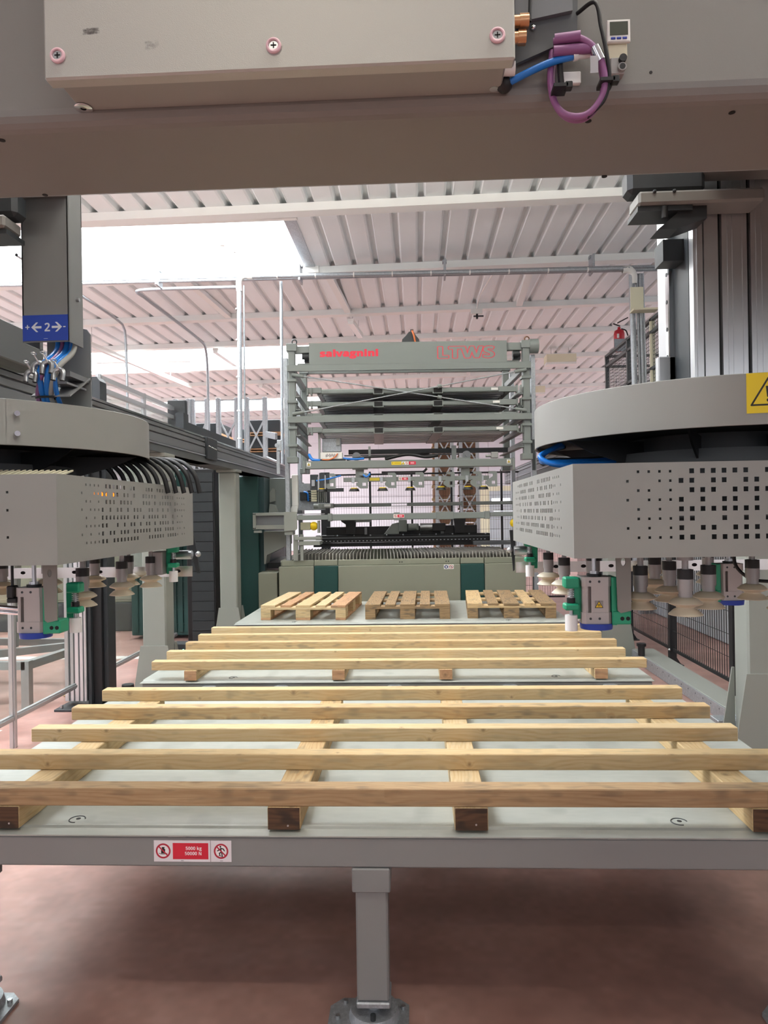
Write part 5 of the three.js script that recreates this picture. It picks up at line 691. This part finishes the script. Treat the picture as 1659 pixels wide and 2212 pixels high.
part(br, 'beam', [B(-1.46, 1.19, 1.225, 1.335, 1.5, 1.7, 0.006), B(-1.3, 1.0, 1.335, 1.46, 1.55, 1.7, 0.004), B(-1.5, 1.24, 1.16, 1.215, 1.55, 1.7)], M.black); part(br, 'rail_strip', [B(-1.45, 1.18, 1.29, 1.302, 1.485, 1.5)], M.rail); for (let k = 0; k < 11; k++) part(br, 'bolt', sph(-1.38 + k * 0.25, 1.33, 1.495, 0.013, 8), M.steel); for (let k = 0; k < 46; k++) part(br, 'stud', B(-1.42 + k * 0.056, -1.4 + k * 0.056, 1.243, 1.253, 1.49, 1.5), M.steel);
part(br, 'head_wedge', ext([[-0.42, 1.35], [-0.2, 1.35], [-0.2, 1.52], [-0.3, 1.5]], 'z', 1.3, 1.45), M.tower); part(br, 'cutting_head', [B(-0.2, -0.08, 1.38, 1.56, 1.25, 1.45, 0.01), B(-0.08, 0.1, 1.4, 1.5, 1.3, 1.45, 0.01), cyl(V(-0.06, 1.45, 1.24), V(0.06, 1.45, 1.24), 0.05)], M.tower); part(br, 'servo_motor', [cyl(V(0.12, 1.45, 1.35), V(0.3, 1.45, 1.35), 0.055)], M.steel); part(br, 'servo_housing', [B(0.3, 0.5, 1.38, 1.5, 1.3, 1.45, 0.01)], M.black); for (const q of [[[-1.0, 1.35], [-0.86, 1.35], [-0.84, 1.58], [-1.1, 1.6], [-1.06, 1.54], [-1.0, 1.5]], [[0.66, 1.35], [0.78, 1.35], [0.82, 1.58], [0.6, 1.6], [0.64, 1.54]]]) part(br, 'chain_support', ext(q, 'z', 1.45, 1.55), M.black); for (const g of [B(-1.15, -0.75, 1.58, 1.61, 1.42, 1.56), B(-0.86, -0.62, 1.53, 1.57, 1.45, 1.5), B(0.55, 0.86, 1.58, 1.61, 1.42, 1.56)]) part(br, 'support_arm', g, M.tower); for (const x of [-0.72, 0.44]) part(br, 'sensor', [B(x, x + 0.045, 1.34, 1.45, 1.46, 1.49, 0.006)], M.rail);
const b3 = thing('telescopic_beam', 'grey telescopic crossbeam with red label above the machine bed', 'beam', [-0.2, 1.56, 0.0], T);
part(b3, 'tube', B(-1.12, 0.89, 1.578, 1.662, -0.06, 0.02, 0.008), M.tower); for (const [a, b] of [[-1.16, -1.1], [-0.3, -0.02 - 0.2], [0.05 + 0.2, 0.48], [0.88, 0.95]]) part(b3, 'sleeve', B(a, b, 1.57, 1.672, -0.068, 0.028, 0.006), M.tower); part(b3, 'inner_tube', [B(-1.56, -1.1, 1.59, 1.655, -0.05, 0.01, 0.006), B(0.94, 1.5, 1.6, 1.655, -0.05, 0.01, 0.006)], M.tower); part(b3, 'chrome_bar', [B(-1.56, -1.2, 1.662, 1.674, -0.05, -0.03), B(1.0, 1.5, 1.662, 1.674, -0.05, -0.03)], M.chrome); part(b3, 'red_label', stickerGeo(-0.305, -0.165, 1.602, 1.648, -0.0685), redMat);
part(b3, 'end_carriage', [ext([[-1.73, 1.45], [-1.58, 1.46], [-1.56, 1.48], [-1.56, 1.7], [-1.73, 1.7]], 'z', -0.04, -0.02), B(-1.73, -1.62, 1.4, 1.7, -0.02, 0.25), B(1.42, 1.56, 1.4, 1.7, 0, 0.2), B(-1.3, -1.27, 1.42, 1.58, -0.02, 0.1)], M.post); for (const x of [-1.5, 1.3]) part(b3, 'drive', [B(x - 0.02, x + 0.11, 1.46, 1.56, -0.03, 0.08, 0.006)], mat(0x8c8a72, 0.5)); for (const x of [-1.39, 1.24]) part(b3, 'yellow_cap', [sph(x + 0.04, 1.51, 0.02, 0.058, 14)], M.yellow); part(b3, 'lower_arm', [B(-1.6, -1.25, 1.33, 1.37, -0.02, 0.1, 0.004), B(-1.55, -1.27, 1.26, 1.31, -0.02, 0.4, 0.004), B(-1.62, -1.56, 1.06, 1.4, 0.0, 0.06), B(-1.53, -1.49, 1.06, 1.4, 0.0, 0.06)], M.post); part(b3, 'yellow_cap', cyl(V(1.26, 1.36, 0.02), V(1.34, 1.36, 0.02), 0.04), M.yellow); part(b3, 'right_arm', [B(0.9, 1.45, 1.17, 1.23, 1.2, 1.3, 0.004)], M.rail);
const b2 = thing('guide_beam', 'slim grey guide beam between manipulator and telescopic beam', 'beam', [0, 1.75, 0.6], T);
part(b2, 'tube', [B(-1.12, -0.32, 1.755, 1.805, 0.6, 0.66, 0.006), B(-0.1, 0.68, 1.755, 1.805, 0.6, 0.66, 0.006), B(0.8, 1.4, 1.76, 1.808, 0.6, 0.66, 0.006), B(-0.32, -0.1, 1.795, 1.805, 0.6, 0.66), B(-0.32, -0.1, 1.755, 1.765, 0.6, 0.66), B(0.66, 0.82, 1.805, 1.815, 0.58, 0.68), B(0.66, 0.82, 1.742, 1.75, 0.58, 0.68)], M.tower); part(b2, 'end_block', [B(-1.33, -1.12, 1.745, 1.812, 0.55, 0.7, 0.006), cyl(V(-1.4, 1.775, 0.6), V(-1.33, 1.775, 0.6), 0.035)], M.post); part(b2, 'white_label', stickerGeo(-1.25, -1.16, 1.765, 1.8, 0.5495), M.white);
const vb = thing('valve_terminal', 'grey valve terminal with black plugs left of the machine opening', 'valves', [-1.4, 1.85, 0.5], T);
part(vb, 'plate', B(-1.72, -1.25, 1.72, 2.1, 0.75, 0.77), M.galv); for (let k = 0; k < 5; k++) { part(vb, 'valve', B(-1.44, -1.36, 1.84 + k * 0.034, 1.868 + k * 0.034, 0.66, 0.75, 0.003), M.cream); part(vb, 'plug', cyl(V(-1.49, 1.854 + k * 0.034, 0.69), V(-1.44, 1.854 + k * 0.034, 0.69), 0.012), M.black); } for (let k = 0; k < 5; k++) part(vb, 'fin', B(-1.34 + k * 0.026, -1.33 + k * 0.026, 1.83, 2.02, 0.66, 0.75), M.post); part(vb, 'module', [B(-1.6, -1.5, 1.86, 1.98, 0.68, 0.75, 0.004)], M.charcoal); part(vb, 'blue_hose', tube([V(-1.54, 1.98, 0.67), V(-1.49, 1.96, 0.64), V(-1.48, 1.85, 0.66)], 0.012, 14), M.blue);
// machine cabinet on the left
const mcab = thing('machine_cabinet', 'grey machine cabinet with dark green side left of the bed', 'cabinet', [-2.1, 0, 1.2], T);
part(mcab, 'green_side', B(-2.37, -2.12, 0.02, 2.19, 0.3, 0.5, 0.006), M.green); part(mcab, 'green_wing', B(-2.12, -2.06, 0.02, 2.18, 0.42, 2.6), mat(0x2f4b4e, 0.45)); part(mcab, 'grey_panel', [B(-2.06, -1.74, 1.66, 2.19, 0.9, 2.6, 0.006)], M.tower);
for (let i = 0; i < 3; i++) for (let k = 0; k < 14; k++) part(mcab, 'vent_hole', cyl(V(-1.83 + i * 0.03, 1.9 + k * 0.02, 0.898), V(-1.83 + i * 0.03, 1.9 + k * 0.02, 0.901), 0.007, 0.007, 8), M.dark);
part(mcab, 'wall_bracket', [ext([[-2.05, 1.98], [-2.0, 2.05], [-1.97, 2.02], [-1.97, 1.86], [-2.05, 1.84]], 'z', 0.85, 0.9), ext([[-2.04, 1.7], [-1.92, 1.7], [-1.95, 1.8], [-2.03, 1.82]], 'z', 0.7, 0.85)], M.post);
part(mcab, 'side_arm', [B(-2.16, -1.68, 1.655, 1.695, 0.1, 0.2, 0.003), B(-2.16, -1.68, 1.475, 1.53, 0.1, 0.2, 0.003), B(-2.16, -2.12, 1.475, 1.695, 0.09, 0.2, 0.003), B(-2.15, -2.05, 1.43, 1.46, 0.1, 0.16)], M.post); part(mcab, 'arm_web', B(-2.12, -1.68, 1.53, 1.655, 0.14, 0.16), M.rail); for (const [x, y] of [[-2.15, 1.68], [-2.13, 1.68], [-2.15, 1.49], [-2.13, 1.49]]) part(mcab, 'screw', sph(x, y, 0.088, 0.008, 8), M.black);
part(mcab, 'sloped_cover', ext([[-2.04, 1.0], [-2.02, 1.12], [-1.72, 1.26], [-1.72, 1.44], [-2.06, 1.44], [-2.06, 1.0]], 'z', 0.35, 0.7), M.post); part(mcab, 'low_box', [B(-2.1, -1.85, 0.02, 0.9, 0.1, 0.6, 0.006)], M.bed); part(mcab, 'low_deck', [B(-2.05, -1.7, 0.92, 1.0, 0.6, 2.0)], M.charcoal); part(mcab, 'bent_post', [B(-1.66, -1.575, 1.78, 2.2, 0.25, 0.33, 0.006), ext([[-1.7, 1.68], [-1.6, 1.68], [-1.575, 1.78], [-1.66, 1.78]], 'z', 0.25, 0.33)], M.white); part(mcab, 'edge_strip', [B(-1.735, -1.7, 1.15, 2.2, 0.2, 0.24)], M.galv);

scene.traverse((o) => { if (o.isMesh) o.castShadow = o.receiveShadow = true; });
scene.add(camera);
renderer.render(scene, camera);
